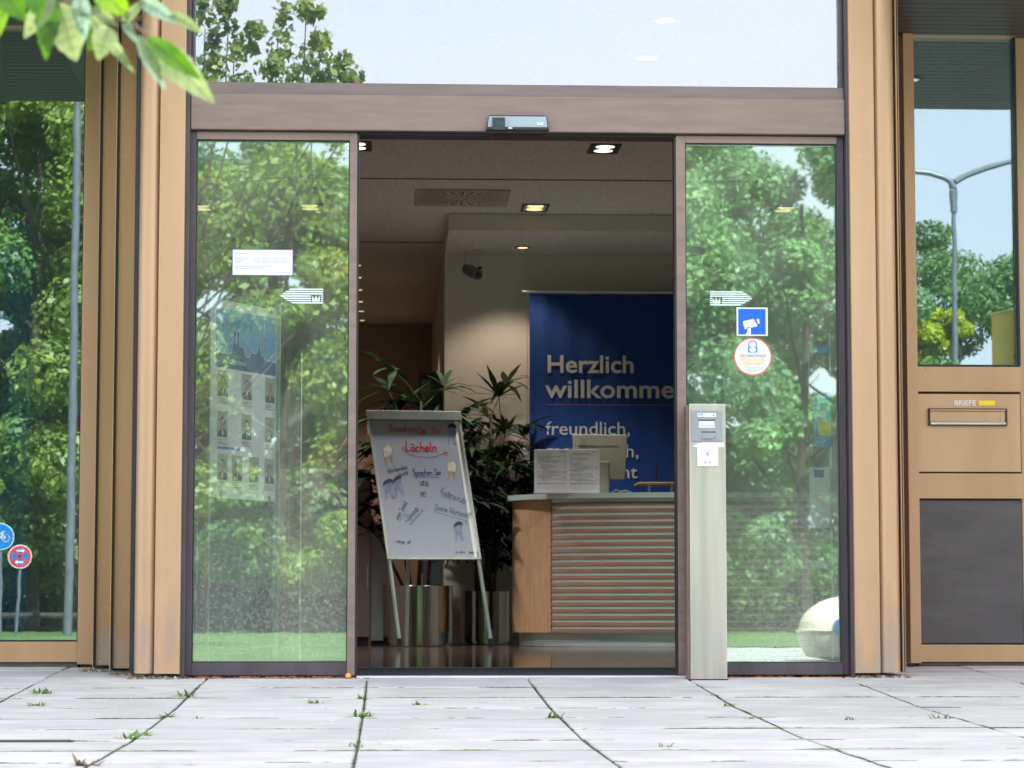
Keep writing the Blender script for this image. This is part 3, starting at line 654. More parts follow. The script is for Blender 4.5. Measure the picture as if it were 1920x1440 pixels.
ol = MB().lathe((X(656, -.07), -.075, gz(-.075)), [(.001, .0), (.010, .003), (.013, .010), (.009, .017), (.004, .021), (.0005, .022)], 9).build('dry_leaf_clump', 'ink_orange', None); tag(ol, 'small orange crumb of dry litter at the foot of the left door', 'litter')

# gold clad columns ------------------------------------------------------
def half_round(x0, x1, y, z0, z1, n=14):
    mb = MB(); cx = (x0 + x1) / 2; r_ = (x1 - x0) / 2; pts = [(cx + r_ * math.cos(math.pi * (1 + i / n)), y + r_ * .9 * math.sin(math.pi * (1 + i / n))) for i in range(n + 1)]
    pts += [(x1, y + .05), (x0, y + .05)]; return mb.prism_xy(pts, z0, z1)
zc0 = .020
CL = empty('clad_column', (X(300, 0), 0, 0), 'tan metal clad column with two stepped fins coloured darker for recess shade, left of the door', 'column', 'tan metal columns beside the door')
Bx('flat_panel', 'gold', CL, X(295, -.1), X(343, -.1) - .001, -.10, .12, zc0 - .004, ZT, .002)
half_round(X(256, -.1), X(295, -.1) - .001, -.062, zc0 - .002, ZT).build('round_panel', 'gold', CL, smooth=True)
Bx('core', 'gasket', CL, X(249, -.06), X(256, -.1) - .0005, -.06, .0, zc0, ZT); Bx('core', 'gasket', CL, X(188, .55), X(256, -.1), .50, .64, zc0, ZT)
Bx('fin', 'gold_fin_shaded', CL, X(219, .16), X(249, .16) + .03, .16, .24, .032, ZT, .002)
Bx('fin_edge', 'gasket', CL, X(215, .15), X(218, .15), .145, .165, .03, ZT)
Bx('fin', 'gold_fin_shaded', CL, X(186, .38), X(215, .38) + .05, .38, .46, .040, ZT, .002)
Bx('fin_edge', 'gold_fin_shaded', CL, X(212.8, .15), X(214.8, .15), .128, .16, .03, ZT)
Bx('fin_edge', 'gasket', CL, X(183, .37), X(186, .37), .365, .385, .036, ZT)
Bx('fin_edge', 'gold_fin_shaded', CL, X(181, .37), X(182.8, .37), .35, .38, .036, ZT)
CR = empty('clad_column', (X(1640, 0), 0, 0), 'tan metal clad column with a vertical ridge, right of the door', 'column', 'tan metal columns beside the door')
Bx('flat_panel', 'gold', CR, X(1598, -.1), X(1645, -.1) - .001, -.10, .12, zc0 - .004, ZT, .002)
half_round(X(1645, -.1), X(1685, -.1), -.062, zc0 - .002, ZT).build('round_panel', 'gold', CR, smooth=True)
Bx('ridge', 'gold_fin_shaded', CR, X(1685.5, -.08), X(1687.5, -.08), -.088, .3, zc0, ZT)
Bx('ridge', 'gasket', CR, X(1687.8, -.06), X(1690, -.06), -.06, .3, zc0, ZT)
Bx('ridge', 'gold_fin_shaded', CR, X(1690.3, -.04), X(1692, -.04), -.04, .62, zc0, ZT)
Bx('core', 'facade_wall', CR, X(1604, 0), X(1684, -.05), .13, .62, .03, ZT)
Bx('core', 'facade_wall', CL, X(262, 0), X(338, 0), .13, .62, .03, ZT)
for (a, b, y, sd_) in ((252, 343, -.05, 5), (1598, 1690, -.05, 6), (216, 250, .19, 7), (160, 214, .40, 8)):
    crumble('column_rubble', X(a, y), X(b, y), y - .05, y + .05, 'debris', .014, 'dirt and rubble packed under the column foot', 130, sd_)

# ================================================================== SIDE WINDOWS
def Wx(px, py=900): return P(px, py, YW).x
LWIN = empty('side_window', (-2.3, YW, 0), 'tall fixed window in a tan frame, left of the entrance', 'window', 'side windows of the entrance')
xr0, xr1 = Wx(152.5), Wx(182.5); zt0, zt1 = Z(32, YW, 60), Z(48, YW, 60); zb0, zb1 = Z(1241, YW, 60), Z(1203, YW, 60)
Bx('frame_stile', 'gold_inner', LWIN, xr0, xr1, YW - .06, YW + .05, .038, 2.848, .002)
Bx('frame_rail', 'gold_inner', LWIN, -6, xr0 - .001, YW - .055, YW + .05, zb0, zb1, .002)
Bx('frame_rail', 'gold_inner', LWIN, -6, xr0 - .001, YW - .055, YW + .05, zt1 + .012, 2.848, .002)
Bx('plinth', 'kick', LWIN, -6, xr0 - .001, YW - .035, YW + .05, .025, zb0 - .001)
s = MB(); s.box(xr0 - .007, xr0 - .0005, YW - .03, YW + .02, zb1, zt1 + .01).box(-6, xr0 - .008, YW - .03, YW + .02, zb1 + .0005, zb1 + .007).box(-6, xr0 - .008, YW - .03, YW + .02, zt1, zt1 + .011); s.build('seal', 'gasket', LWIN)
Bx('pane', 'glass_window', LWIN, -6, xr0 - .0085, YW, YW + .01, zb1 + .0075, zt1 - .0005)
Bx('frame_stile', 'gold_inner', LWIN, -6.1, -6.001, YW - .06, YW + .05, .038, 2.848)
cb = MB()
for i in range(24):
    x = -4.5 + i * .11; cb.tube([(x, YW + .5, .05), (x, YW + .5, 2.2)], .05, 8)
cu_ = MB(); xe = P(57, 800, YW + .35).x; pts = []
for i in range(90):
    x = xe - i * .03; pts.append((x, YW + .35 + .018 * math.sin(i * 1.1)))
vs = [(x, y, .05) for x, y in pts] + [(x, y, Z(420, YW + .35)) for x, y in pts]; n = len(pts)
cu_.add(vs, [(i, i + 1, n + i + 1, n + i) for i in range(n - 1)]); c_ = cu_.build('curtain', 'curtain', None, recalc=False, smooth=True)
tag(c_, 'pale blue grey pleated curtain behind the left side window', 'curtain')

RWIN = empty('side_window', (3.2, YW, 0), 'window above a letter box panel and dark metal panel, right of the entrance', 'window', 'side windows of the entrance')
a0, a1, a2, a3 = Wx(1695), Wx(1715), Wx(1911), Wx(1990)
Bx('frame_stile', 'gold_inner', RWIN, a0, a1, YW - .10, YW + .05, .04, 2.848, .002)
Bx('frame_stile', 'gold_inner', RWIN, a2 + .006, a3 + .2, YW - .02, YW + .05, .04, 2.848, .002)
def zw(py, px=1810): return P(px, py, YW - .04).z
Bx('frame_rail', 'gold_inner', RWIN, a1 + .001, a2 + .005, YW - .06, YW + .05, zw(60), 2.848, .002)
Bx('frame_rail', 'gold_inner', RWIN, a1 + .001, a2 + .004, YW - .055, YW + .05, zw(735), zw(688), .002)
Bx('frame_rail', 'gold_inner', RWIN, a1 + .001, a2 + .004, YW - .055, YW + .05, zw(935), zw(888), .002)
Bx('frame_rail', 'gold_inner', RWIN, a1 + .001, a2 + .004, YW - .055, YW + .05, zw(1241), zw(1209), .002)
Bx('plinth', 'kick', RWIN, a1 + .001, a3, YW - .035, YW + .05, .028, zw(1242))
Bx('panel_back', 'gasket', RWIN, a1, a2 + .005, YW - .02, YW + .04, zw(1208), zw(690))
Bx('infill_panel', 'dark_panel', RWIN, a1 + .003, a2 - .001, YW - .036, YW - .021, zw(1206), zw(938), .002)
Bx('letter_panel', 'gold', RWIN, a1 + .001, a2 - .003, YW - .050, YW - .021, zw(885), zw(739), .002)
s = MB(); s.box(a1 + .0005, a1 + .002, YW - .03, YW + .02, zw(685), zw(62)).box(a2 - .003, a2 + .005, YW - .045, YW + .02, zw(685), zw(62)).box(a1 + .002, a2 - .004, YW - .05, YW + .02, zw(687.5), zw(684)).box(a1 + .002, a2 - .004, YW - .03, YW + .02, zw(66), zw(61)); s.build('seal', 'gasket', RWIN)
Bx('pane', 'glass_window', RWIN, a1 + .0025, a2 - .0035, YW - .005, YW + .005, zw(684) + .0005, zw(66) - .0005)
# letter slot
l0, l1 = P(1741, 780, YW - .06).x, P(1888, 780, YW - .06).x; lz0, lz1 = P(1810, 798, YW - .06).z, P(1810, 766, YW - .06).z
LB = empty('letter_flap', ((l0 + l1) / 2, YW - .051, lz0), None, None); LB.parent = RWIN; LB.location = Vector(((l0 + l1) / 2, YW - .051, lz0)) - RWIN.location
s = MB(); y0, y1 = YW - .066, YW - .0505
s.box(l0, l1, y0, y1, lz1 - .004, lz1).box(l0, l1, y0, y1, lz0, lz0 + .003).box(l0, l0 + .006, y0, y1, lz0 + .0031, lz1 - .0041).box(l1 - .006, l1, y0, y1, lz0 + .0031, lz1 - .0041); s.build('flap_frame', 'gasket', LB)
Bx('flap', 'gold', LB, l0 + .007, l1 - .007, YW - .060, YW - .051, lz0 + .016, lz1 - .012, .001)
Bx('flap_lip', 'alu', LB, l0 + .007, l1 - .007, YW - .071, YW - .051, lz0 + .004, lz0 + .014, .001)
Bx('flap_lip', 'gold', LB, l0 + .007, l1 - .007, YW - .068, YW - .051, lz1 - .011, lz1 - .0045, .001)
pn = front(YW - .0508)
pn.text(MB(), 'BRIEFE', P(1789, 760, YW - .05).x, P(1789, 760, YW - .05).z, .034, 0, bold=.0008, width=P(1829, 760, YW - .05).x - P(1789, 760, YW - .05).x).build('lettering', 'sticker_white', RWIN, recalc=False)
q0, q1 = P(1835, 760, YW - .05), P(1866, 751, YW - .05)
Bx('yellow_label', 'ink_yellow', RWIN, q0.x, q1.x, YW - .0512, YW - .0502, q0.z, q1.z)
Bx('label_edge', 'sticker_red', RWIN, q0.x - .002, q0.x, YW - .0513, YW - .0502, q0.z, q1.z); Bx('label_edge', 'sticker_red', RWIN, q1.x, q1.x + .002, YW - .0513, YW - .0502, q0.z, q1.z)

# ================================================================== STICKERS on the doors
def rectpx(px0, px1, py0, py1, Y): a = P(px0, py1, Y); b = P(px1, py0, Y); return a.x, b.x, a.z, b.z
x0, x1, z0, z1 = rectpx(435, 550, 468, 517, 0)
HS = empty('opening_hours_notice', ((x0 + x1) / 2, -.0045, z0), 'white opening hours notice with violet edge on the left door', 'notice')
Bx('backing', 'sticker_violet', HS, x0, x1, -.0056, -.0044, z0, z1); Bx('card', 'sticker_white', HS, x0 + .003, x1 - .003, -.0066, -.0057, z0 + .003, z1 - .003)
pn = front(-.0068, x0, z0); W_, H_ = x1 - x0, z1 - z0; mb = MB()
pn.text(mb, 'Öffnungszeiten', .012, H_ - .020, .0085, 0)
for i, (d_, a_) in enumerate((('Montag - Mittwoch', '8.30 Uhr - 12.30 Uhr und 13.30 Uhr - 16.00 Uhr'), ('Donnerstag', '8.30 Uhr - 12.30 Uhr und 13.30 Uhr - 17.30 Uhr'), ('Freitag', '8.30 Uhr - 12.30 Uhr und 13.30 Uhr - 15.00 Uhr'))):
    pn.text(mb, d_, .012, H_ - .040 - i * .0085, .0070, 0); pn.text(mb, a_, .088, H_ - .040 - i * .0085, .0070, 0, width=.140)
pn.text(mb, 'Beratung auch außerhalb der Öffnungszeiten nach Vereinbarung', .012, H_ - .074, .0062, 0, width=.15); pn.text(mb, 'Bitte vereinbaren Sie einen Termin', .012, H_ - .083, .0062, 0, width=.12)
pn.text(mb, 'Wir freuen uns', W_ - .068, .012, .0075, 0, width=.055); mb.build('print', 'ink_grey', HS, recalc=False)['kind'] = 'stuff'
def arrow_sticker(px0, px1, py0, py1, left, label):
    x0, x1, z0, z1 = rectpx(px0, px1, py0, py1, 0); e = empty('arrow_sticker', ((x0 + x1) / 2, -.0045, z0), label, 'sticker', 'striped arrow stickers')
    W_, H_ = x1 - x0, z1 - z0; pn = front(-.0048, x0, z0); mb = MB(); pitch = H_ / 7; tip = .32 * W_ * .95
    back = MB()
    for i in range(7):
        v0 = i * pitch; v1 = v0 + pitch * .62
        def edge(v): t = abs(v - H_ / 2) / (H_ / 2); return tip * t * t * .3 + tip * t * .7
        e0, e1 = edge(v0), edge(v1); cut = 2 <= i <= 3 or i == 1
        q = [(e0, v0), (W_, v0), (W_, v1), (e1, v1)]
        segs = [q] if not (i in (1, 2, 3)) else [[(e0, v0), (W_ * .72, v0), (W_ * .72, v1), (e1, v1)], [(W_ * .95, v0), (W_, v0), (W_, v1), (W_ * .95, v1)]]
        for sg in segs:
            if not left: sg = [(W_ - a, b) for a, b in sg][::-1]
            pn.poly(mb, sg, 0)
    cu = W_ * .745 if left else W_ * .06
    crown(pn, mb, cu, H_ * .13, W_ * .18, H_ * .40, .0001)
    mb.build('stripes', 'sticker_pale', e, recalc=False); return e
arrow_sticker(525, 606, 540, 569, True, 'pale striped arrow sticker pointing left on the left door')
arrow_sticker(1331, 1411, 545, 573, False, 'pale striped arrow sticker pointing right on the right door')
# camera sticker
x0, x1, z0, z1 = rectpx(1381, 1439, 577, 630, 0); W_, H_ = x1 - x0, z1 - z0
CS = empty('camera_sticker', ((x0 + x1) / 2, -.0045, z0), 'square blue sticker with a white surveillance camera symbol', 'sticker')
Bx('border', 'sticker_white', CS, x0, x1, -.0056, -.0044, z0, z1); Bx('field', 'sticker_blue', CS, x0 + .007, x1 - .009, -.0062, -.0057, z0 + .006, z1 - .006)
pn = front(-.0066, x0, z0); mb = MB()
def rot(pts, cx, cy, a): c, s_ = math.cos(R(a)), math.sin(R(a)); return [(cx + x * c - y * s_, cy + x * s_ + y * c) for x, y in pts]
pn.poly(mb, rot([(-.029, -.017), (.027, -.017), (.018, .017), (-.029, .017)], W_ * .44, H_ * .43, 14), 0)
pn.poly(mb, rot([(-.006, -.010), (.004, -.010), (.004, .010), (-.006, .010)], W_ * .70, H_ * .52, 14), 0)
pn.rect(mb, W_ * .34, W_ * .45, .006, H_ * .30, 0); pn.rect(mb, W_ * .29, W_ * .34, .006, .012, 0); mb.build('camera_symbol', 'sticker_white', CS, recalc=False)
# round sticker
c = P(1411, 669, 0); rr_ = .0795
RS = empty('round_sticker', (c.x, -.0045, c.z), 'round white sticker with red rim, padlock and time lock lettering', 'sticker')
def rdisc(r, m, name, y0, y1): MB().prism_xz([(c.x + r * math.cos(2 * math.pi * k / 40), c.z + r * math.sin(2 * math.pi * k / 40)) for k in range(40)], y0, y1).build(name, m, RS)
rdisc(rr_, 'sticker_red', 'rim', -.0055, -.0044); rdisc(rr_ * .93, 'sticker_white', 'face', -.0061, -.0056)
pn = front(-.0064, c.x, c.z); mb = MB(); pn.rect(mb, -.020, .020, .017, .042, 0)
pn.stroke(mb, arc(0, .052, .0165, .014, 0, 180) + [(-.0165, .040)], .004, 0); pn.stroke(mb, [(.0165, .052), (.0165, .040)], .004, 0); mb.build('padlock', 'ink_skyblue', RS, recalc=False)
mb = MB(); pn.disc(mb, 0, .030, .014, .011, .0003); mb.build('dial', 'sticker_white', RS, recalc=False)
mb = MB(); pn.stroke(mb, [(0, .030), (-.005, .036)], .002, .0005); mb.build('dial_hand', 'sticker_red', RS, recalc=False)
mb = MB(); pn.text(mb, 'GELDBESTÄNDE', -.054, -.002, .0155, 0, bold=.0001, width=.108); mb.build('lettering', 'ink_blue', RS, recalc=False)
mb = MB(); pn.text(mb, 'ZEITSCHLOSS-', -.054, -.019, .0170, 0, bold=.0003, width=.110); pn.text(mb, 'GESICHERT', -.041, -.036, .0170, 0, bold=.0003, width=.086); mb.build('lettering', 'ink_orange', RS, recalc=False)
mb = MB()
for i, (s_, wd_) in enumerate((('Unser Mitarbeiter kann ihn nicht öffnen', .086), ('Tresor und Geldautomat sind verschlossen', .088), ('und alarmgesichert', .060))): pn.text(mb, s_, -wd_ / 2, -.047 - i * .007, .006, 0, width=wd_)
stuff(mb.build('print', 'ink_grey', RS, recalc=False))

# ================================================================== card reader post
yp = -.20; x0, x1 = X(1293.5, yp, 1000), X(1362, yp, 1000)
ztop = P(1327, 757, yp).z; PO = empty('card_reader_post', ((x0 + x1) / 2, yp + .06, gz(yp)), 'brushed steel post with grey card reader and white socket plate', 'card reader')
Bx('column', 'steel_post', PO, x0, x1, yp, yp + .11, gz(yp) - .002, ztop, .003)
Bx('base_seal', 'gasket', PO, x0 - .003, x1 + .003, yp - .003, yp + .113, gz(yp) - .004, gz(yp) + .004)
Bx('back_cover', 'mauve', PO, x0 - .008, x1 - .012, yp + .035, yp + .125, gz(yp) - .001, ztop - .006, .002)
a = P(1296, 828, yp); b = P(1353, 770, yp); rx0, rx1, rz0, rz1 = a.x, b.x, a.z, b.z
RD = Bx('reader_plate', 'grey_paint', PO, rx0, rx1, yp - .006, yp - .0003, rz0, rz1, .0015)
def post_part(name, m, px0, px1, py0, py1, l0, l1, bev=0, par=None):
    a = P(px0, py1, yp); b = P(px1, py0, yp); return Bx(name, m, par or PO, a.x, b.x, yp - l1, yp - l0, a.z, b.z, bev)
for px_, py_ in ((1298, 773), (1351, 773), (1298, 825), (1351, 825)):
    c_ = P(px_, py_, yp); MB().tube([(c_.x, yp - .0058, c_.z), (c_.x, yp - .0075, c_.z)], .0022, 8).build('screw', 'alu', PO)
post_part('label_strip', 'sticker_white', 1308, 1342, 775, 782, .0062, .0072, .0004)
mb = MB(); pn = front(yp - .0075, *[P(1311, 780.5, yp)[i] for i in (0, 2)]); pn.stroke(mb, [(0, 0), (0, .008), (.012, .008), (.012, 0)], .003, 0); mb.build('logo', 'ink_skyblue', PO, recalc=False)
mb = MB(); pn.stroke(mb, [(.055, .006), (.060, .002)], .004, 0); mb.build('symbol', 'ink_dark', PO, recalc=False)
post_part('slot_recess', 'ink_dark', 1309, 1341, 787, 789, .0062, .0066)
post_part('display', 'sticker_white', 1310, 1339, 790, 797, .0062, .0070)
post_part('display_sill', 'light_grey', 1309, 1340, 797.5, 803, .0062, .0085)
post_part('card_slot', 'ink_dark', 1315, 1342, 809.3, 811, .0062, .0068)
mb = MB(); a = P(1315, 823, yp); b = P(1341, 812, yp); 
MB().prism_xz([(a.x, a.z), (b.x - .014, a.z), (b.x, (a.z + b.z) / 2 - .002), (b.x - .014, b.z), (a.x + .006, b.z)], yp - .012, yp - .0065).build('card_guide', 'grey_paint', PO, .001)
mb = MB(); r_ = random.Random(3); a = P(1298, 838, yp); b = P(1357, 829, yp)
MB().prism_xz([(a.x, a.z + .002), (a.x + .016, a.z - .001), (b.x - .02, a.z - .002), (b.x, a.z), (b.x + .001, b.z), (a.x + .04, b.z), (a.x + .012, b.z - .010)], yp - .001, yp - .0004).build('torn_tape', 'sticker_white', PO)
post_part('socket_plate', 'white_plastic', 1307, 1346, 838.5, 875, .0012, .010, .004)
cc = P(1326, 852, yp); mb = MB(); pn = front(yp - .0103, cc.x, cc.z); pn.stroke(mb, arc(0, 0, .007, .007, 0, 360, 14), .0016, 0); pn.stroke(mb, arc(0, .003, .016, .014, 30, 150, 8), .0012, 0); pn.rect(mb, -.0015, .0015, -.002, .006, 0); mb.build('key_switch', 'ink_dark', PO, recalc=False)
mb = MB(); pn.rect(mb, -.013, -.006, -.036, -.029, 0); pn.rect(mb, .007, .013, -.036, -.029, 0); mb.build('mark', 'ink_skyblue', PO, recalc=False)

# entrance mat
mt = Bx('door_mat', 'mat_carpet', None, -1.2, 2.2, .07, 1.55, -.02, .002); tag(mt, 'charcoal entrance mat just inside the threshold', 'doormat')
Bx('mat_edge', 'alu', mt, -1.2, 2.2, 1.551, 1.575, -.02, .0025)

# drain cover in the paving
a = G(-30, 1391); b = G(142, 1389); dc = empty('drain_cover', ((a.x + b.x) / 2, a.y, gz(a.y)), 'narrow dark drain grate let into the paving at lower left', 'drain cover')
Bx('frame', 'gasket', dc, a.x, b.x, a.y - .035, a.y + .035, gz(a.y) - .01, gz(a.y) + .0025)
for i in range(28):
    x = a.x + .01 + i * (b.x - a.x - .02) / 28; Bx('bar', 'mauve_sill', dc, x, x + .006, a.y - .03, a.y + .03, gz(a.y) + .0027, gz(a.y) + .005)

# ================================================================== INTERIOR THINGS
# twin downlights
def twin(px, py, m, label, wid=.20, dep=.34, energy=0, colr=(1, .98, .94), r=.062, py_mid=True):
    p = PZ(px, py, CZ - .001); e = empty('twin_downlight', p, label, 'ceiling light', 'square twin downlights in the lobby ceiling')
    x, y, z = p; w2, d2 = wid / 2, dep / 2
    s = MB(); t = .018
    s.box(x - w2, x + w2, y - d2, y - d2 + t, z - .008, z).box(x - w2, x + w2, y + d2 - t, y + d2, z - .008, z).box(x - w2, x - w2 + t, y - d2 + t, y + d2 - t, z - .008, z).box(x + w2 - t, x + w2, y - d2 + t, y + d2 - t, z - .008, z)
    s.build('trim', 'lamp_trim', e); Bx('recess_plate', 'lamp_trim' if m != 'lamp_green' else 'vent_fin', e, x - w2 + t, x + w2 - t, y - d2 + t, y + d2 - t, z - .003, z - .001)
    for k in (-1, 1):
        mb = MB(); n = 18; cy = y + k * .074; mb.v = [(x + r * math.cos(2 * math.pi * i / n), cy + r * math.sin(2 * math.pi * i / n), z - .005) for i in range(n)]; mb.f = [tuple(range(n))[::-1]]
        mb.build('lamp', m, e, recalc=False)
    if energy:
        l = bpy.data.lights.new('lamp_light', 'SPOT'); l.energy = energy; l.color = colr; l.spot_size = R(110); l.spot_blend = .6; l.shadow_soft_size = .08
        lo = bpy.data.objects.new('lamp_light', l); COL.objects.link(lo); lo.parent = e; lo.location = (0, 0, -.03)
    return e
twin(1133, 278, 'lamp_cool', 'lit twin downlight nearest the door, seen at the top right of the opening', energy=78)
twin(1003, 389, 'lamp_green', 'lit yellowish twin downlight beside the dropped ceiling edge', energy=75)
twin(668, 273, 'lamp_cool', 'lit twin downlight half hidden by the left door frame', energy=78)
twin(581, 388, 'lamp_green', 'lit twin downlight seen through the left door pane', energy=78)
twin(1471, 392, 'lamp_green', 'lit twin downlight seen through the right door pane', energy=0)
twin(378, 389, 'lamp_green', 'lit twin downlight far left behind the left door pane', energy=0)
for i, (px, py) in enumerate(((1248, 36), (1215, 107))):
    p = PZ(px, py, CZ - .001); e = empty('square_downlight', p, ('lit square ceiling lamp seen highest through the pane above the door', 'lit square ceiling lamp seen lower through the pane above the door')[i], 'ceiling light')
    Bx('plate', 'grille', e, p.x - .09, p.x + .09, p.y - .09, p.y + .09, p.z - .006, p.z); mb = MB(); n = 18; mb.v = [(p.x + .05 * math.cos(2 * math.pi * k / n), p.y + .05 * math.sin(2 * math.pi * k / n), p.z - .008) for k in range(n)]; mb.f = [tuple(range(n))[::-1]]; mb.build('lamp', 'lamp_warm', e, recalc=False)
# dropped ceiling downlight
p = PZ(980, 463.5, 3.117); disc_light(p.x, p.y, 3.117, .045, 'lamp_warm', label='small round lit downlight in the dropped ceiling above the banner')
l = bpy.data.lights.new('lamp_light', 'SPOT'); l.energy = 9; l.color = (1, .80, .62); l.spot_size = R(110); l.spot_blend = .5; l.shadow_soft_size = .05
lo = bpy.data.objects.new('lamp_light', l); COL.objects.link(lo); lo.location = (p.x - .1, p.y - .1, 3.08)
for i, py in enumerate((497, 519.5, 543, 565, 583, 600)):
    p = PZ(671 + i * 1.6, py, CZ - .001); disc_light(p.x, p.y, CZ - .001, .032, 'lamp_warm', label=('first', 'second', 'third', 'fourth', 'fifth', 'last')[i] + ' small warm downlight from the door in the dark passage row', group='passage downlights', trim=.01)
    if i in (1, 4):
        l = bpy.data.lights.new('lamp_light', 'SPOT'); l.energy = 30; l.color = (1, .74, .55); l.spot_size = R(100); l.spot_blend = .7; l.shadow_soft_size = .05
        lo = bpy.data.objects.new('lamp_light', l); COL.objects.link(lo); lo.location = (p.x, p.y, CZ - .05)
# swirl air diffuser
a = PZ(866, 369, CZ - .001); e = empty('ceiling_air_diffuser', a, 'square swirl air diffuser with slotted rosette in the lobby ceiling', 'air vent')
h = .34; Bx('plate', 'grille', e, a.x - h, a.x + h, a.y - h, a.y + h, a.z - .012, a.z - .001, .003)
Bx('plate_edge', 'wall_white', e, a.x - h, a.x + h, a.y + h - .004, a.y + h + .012, a.z - .018, a.z - .001)
for i in range(24):
    an = 2 * math.pi * i / 24; mb = MB(); ca, sa = math.cos(an), math.sin(an); mb2 = MB()
    for j, (r0, r1) in enumerate(((.11, .19), (.21, .29))):
        wd = .010 if j == 0 else .014
        for (m_, o_) in ((mb, 0), (mb2, wd * 1.3)):
            q = [(r0, -wd / 2 + o_), (r1, -wd / 2 + o_), (r1, wd / 2 + o_), (r0, wd / 2 + o_)]
            m_.add([(a.x + x * ca - y * sa, a.y + x * sa + y * ca, a.z - .0135 - (.002 if o_ else 0)) for x, y in q][::-1], [(0, 1, 2, 3)])
    mb.build('slot', 'seam', e, recalc=False); mb2.build('vane', 'vent_fin', e, recalc=False)
# surveillance camera
a = PZ(899, 468, 3.117); b = P(897, 505, a.y); SC = empty('surveillance_camera', (a.x, a.y, 3.117), 'grey box surveillance camera hung from the dropped ceiling', 'camera')
MB().tube([(a.x, a.y, 3.116), (a.x, a.y, b.z)], .009, 10).build('rod', 'alu', SC, smooth=True)
MB().tube([(a.x, a.y, 3.1165), (a.x, a.y, 3.106)], .032, 14).build('ceiling_plate', 'alu', SC)
MB().tube([(a.x - .01, a.y, b.z + .012), (a.x + .02, a.y, b.z + .012)], .014, 10).build('joint', 'black_plastic', SC)
f_ = P(897, 516, a.y - .10); g_ = P(876, 504, a.y + .10)
d_ = (Vector(f_) - Vector(g_)).normalized(); sd_ = d_.cross(Vector((0, 0, 1))).normalized(); up_ = sd_.cross(d_)
def obox(c0, c1, hw, hh, name, m, par, cut=.35):
    c0, c1 = Vector(c0), Vector(c1); vs = []; oct_ = [(-1, -1 + cut), (-1 + cut, -1), (1 - cut, -1), (1, -1 + cut), (1, 1 - cut), (1 - cut, 1), (-1 + cut, 1), (-1, 1 - cut)]
    d = (c1 - c0).normalized(); s_ = d.cross(Vector((0, 0, 1))).normalized(); u_ = s_.cross(d)
    for c_ in (c0, c1): vs += [c_ + s_ * a_ * hw + u_ * b_ * hh for a_, b_ in oct_]
    return MB().add(vs, [tuple(range(8)), tuple(range(15, 7, -1))] + [(i, (i + 1) % 8, (i + 1) % 8 + 8, i + 8) for i in range(8)]).build(name, m, par)
obox(g_, f_, .042, .038, 'body', 'clamp_grey', SC); obox(Vector(f_), Vector(f_) + d_ * .012, .028, .026, 'lens', 'black_plastic', SC, .5)
c0 = P(870, 472, a.y + .1); MB().tube([(c0.x, c0.y, 3.116), (c0.x + .01, c0.y, c0.z - .1), tuple(g_)], .004, 6).build('cable', 'board_frame', SC)

# banner
YBn = 9.85
bx0, bx1 = P(993, 700, YBn).x, P(993, 700, YBn).x + 1.55; bzt, bzb = P(993, 551, YBn).z, P(993, 925, YBn).z - .25
BN = empty('welcome_banner', ((bx0 + bx1) / 2, YBn, bzb), 'dark blue hanging fabric banner with white German welcome text', 'banner')
mb = MB(); nx, nz_ = 60, 20
for j in range(nz_ + 1):
    for i in range(nx + 1):
        x = bx0 + (bx1 - bx0) * i / nx; z = bzb + (bzt - bzb) * j / nz_; k = (j / nz_) ** 2
        mb.v.append((x, YBn + .007 * k * math.sin(i * .9 + .6 * math.sin(i * .23)) + .006 * math.sin(i * .37 + j * .12), z))
for j in range(nz_):
    for i in range(nx): q = j * (nx + 1) + i; mb.f.append((q, q + 1, q + nx + 2, q + nx + 1))
bo = mb.build('cloth', 'banner', BN, smooth=True)
rz = P(990, 547, YBn).z; MB().tube([(P(979, 547, YBn).x, YBn - .005, rz), (bx1 + .1, YBn - .005, rz)], .012, 10).build('rod', 'alu', BN, smooth=True)
wx = P(989, 547, YBn).x; MB().tube([(wx, YBn, 3.115), (wx, YBn, rz)], .0025, 6).tube([(wx, YBn + .02, rz), (wx, YBn + .02, bzb)], .002, 6).build('wire', 'alu', BN)
Bx('hook', 'alu', BN, wx - .012, wx + .012, YBn - .012, YBn + .012, 3.096, 3.116)
def bp_(px, py): p_ = P(px, py, YBn - .02); return p_.x, p_.z
pn = front(YBn - .0145); 
def btext(s_, pxa, pxb, pyb, pyt, bold, vis=1.0, capref='H'):
    xa, zb = bp_(pxa, pyb); xb, zt = bp_(pxb, pyt); size = (zt - zb) / .73
    pn.text(MB(), s_, xa, zb, size, 0, bold=bold, width=(xb - xa)).build('lettering', 'banner_text', BN, recalc=False)
btext('Herzlich', 1024, 1185, 698, 665, .0035)
btext('willkommen', 1023, 1291, 745, 711, .0035)
btext('freundlich,', 1023, 1181, 815, 789.5, .0005)
btext('menschlich,', 1024, 1195, 857, 831, .0005)
btext('kompetent', 1024, 1193, 896, 871, .0005)
mb = MB(); xa, za = bp_(1026, 758.5); pn.rect(mb, xa, bx1 - .1, za - .002, za + .002, 0); mb.build('red_line', 'banner_line', BN, recalc=False)

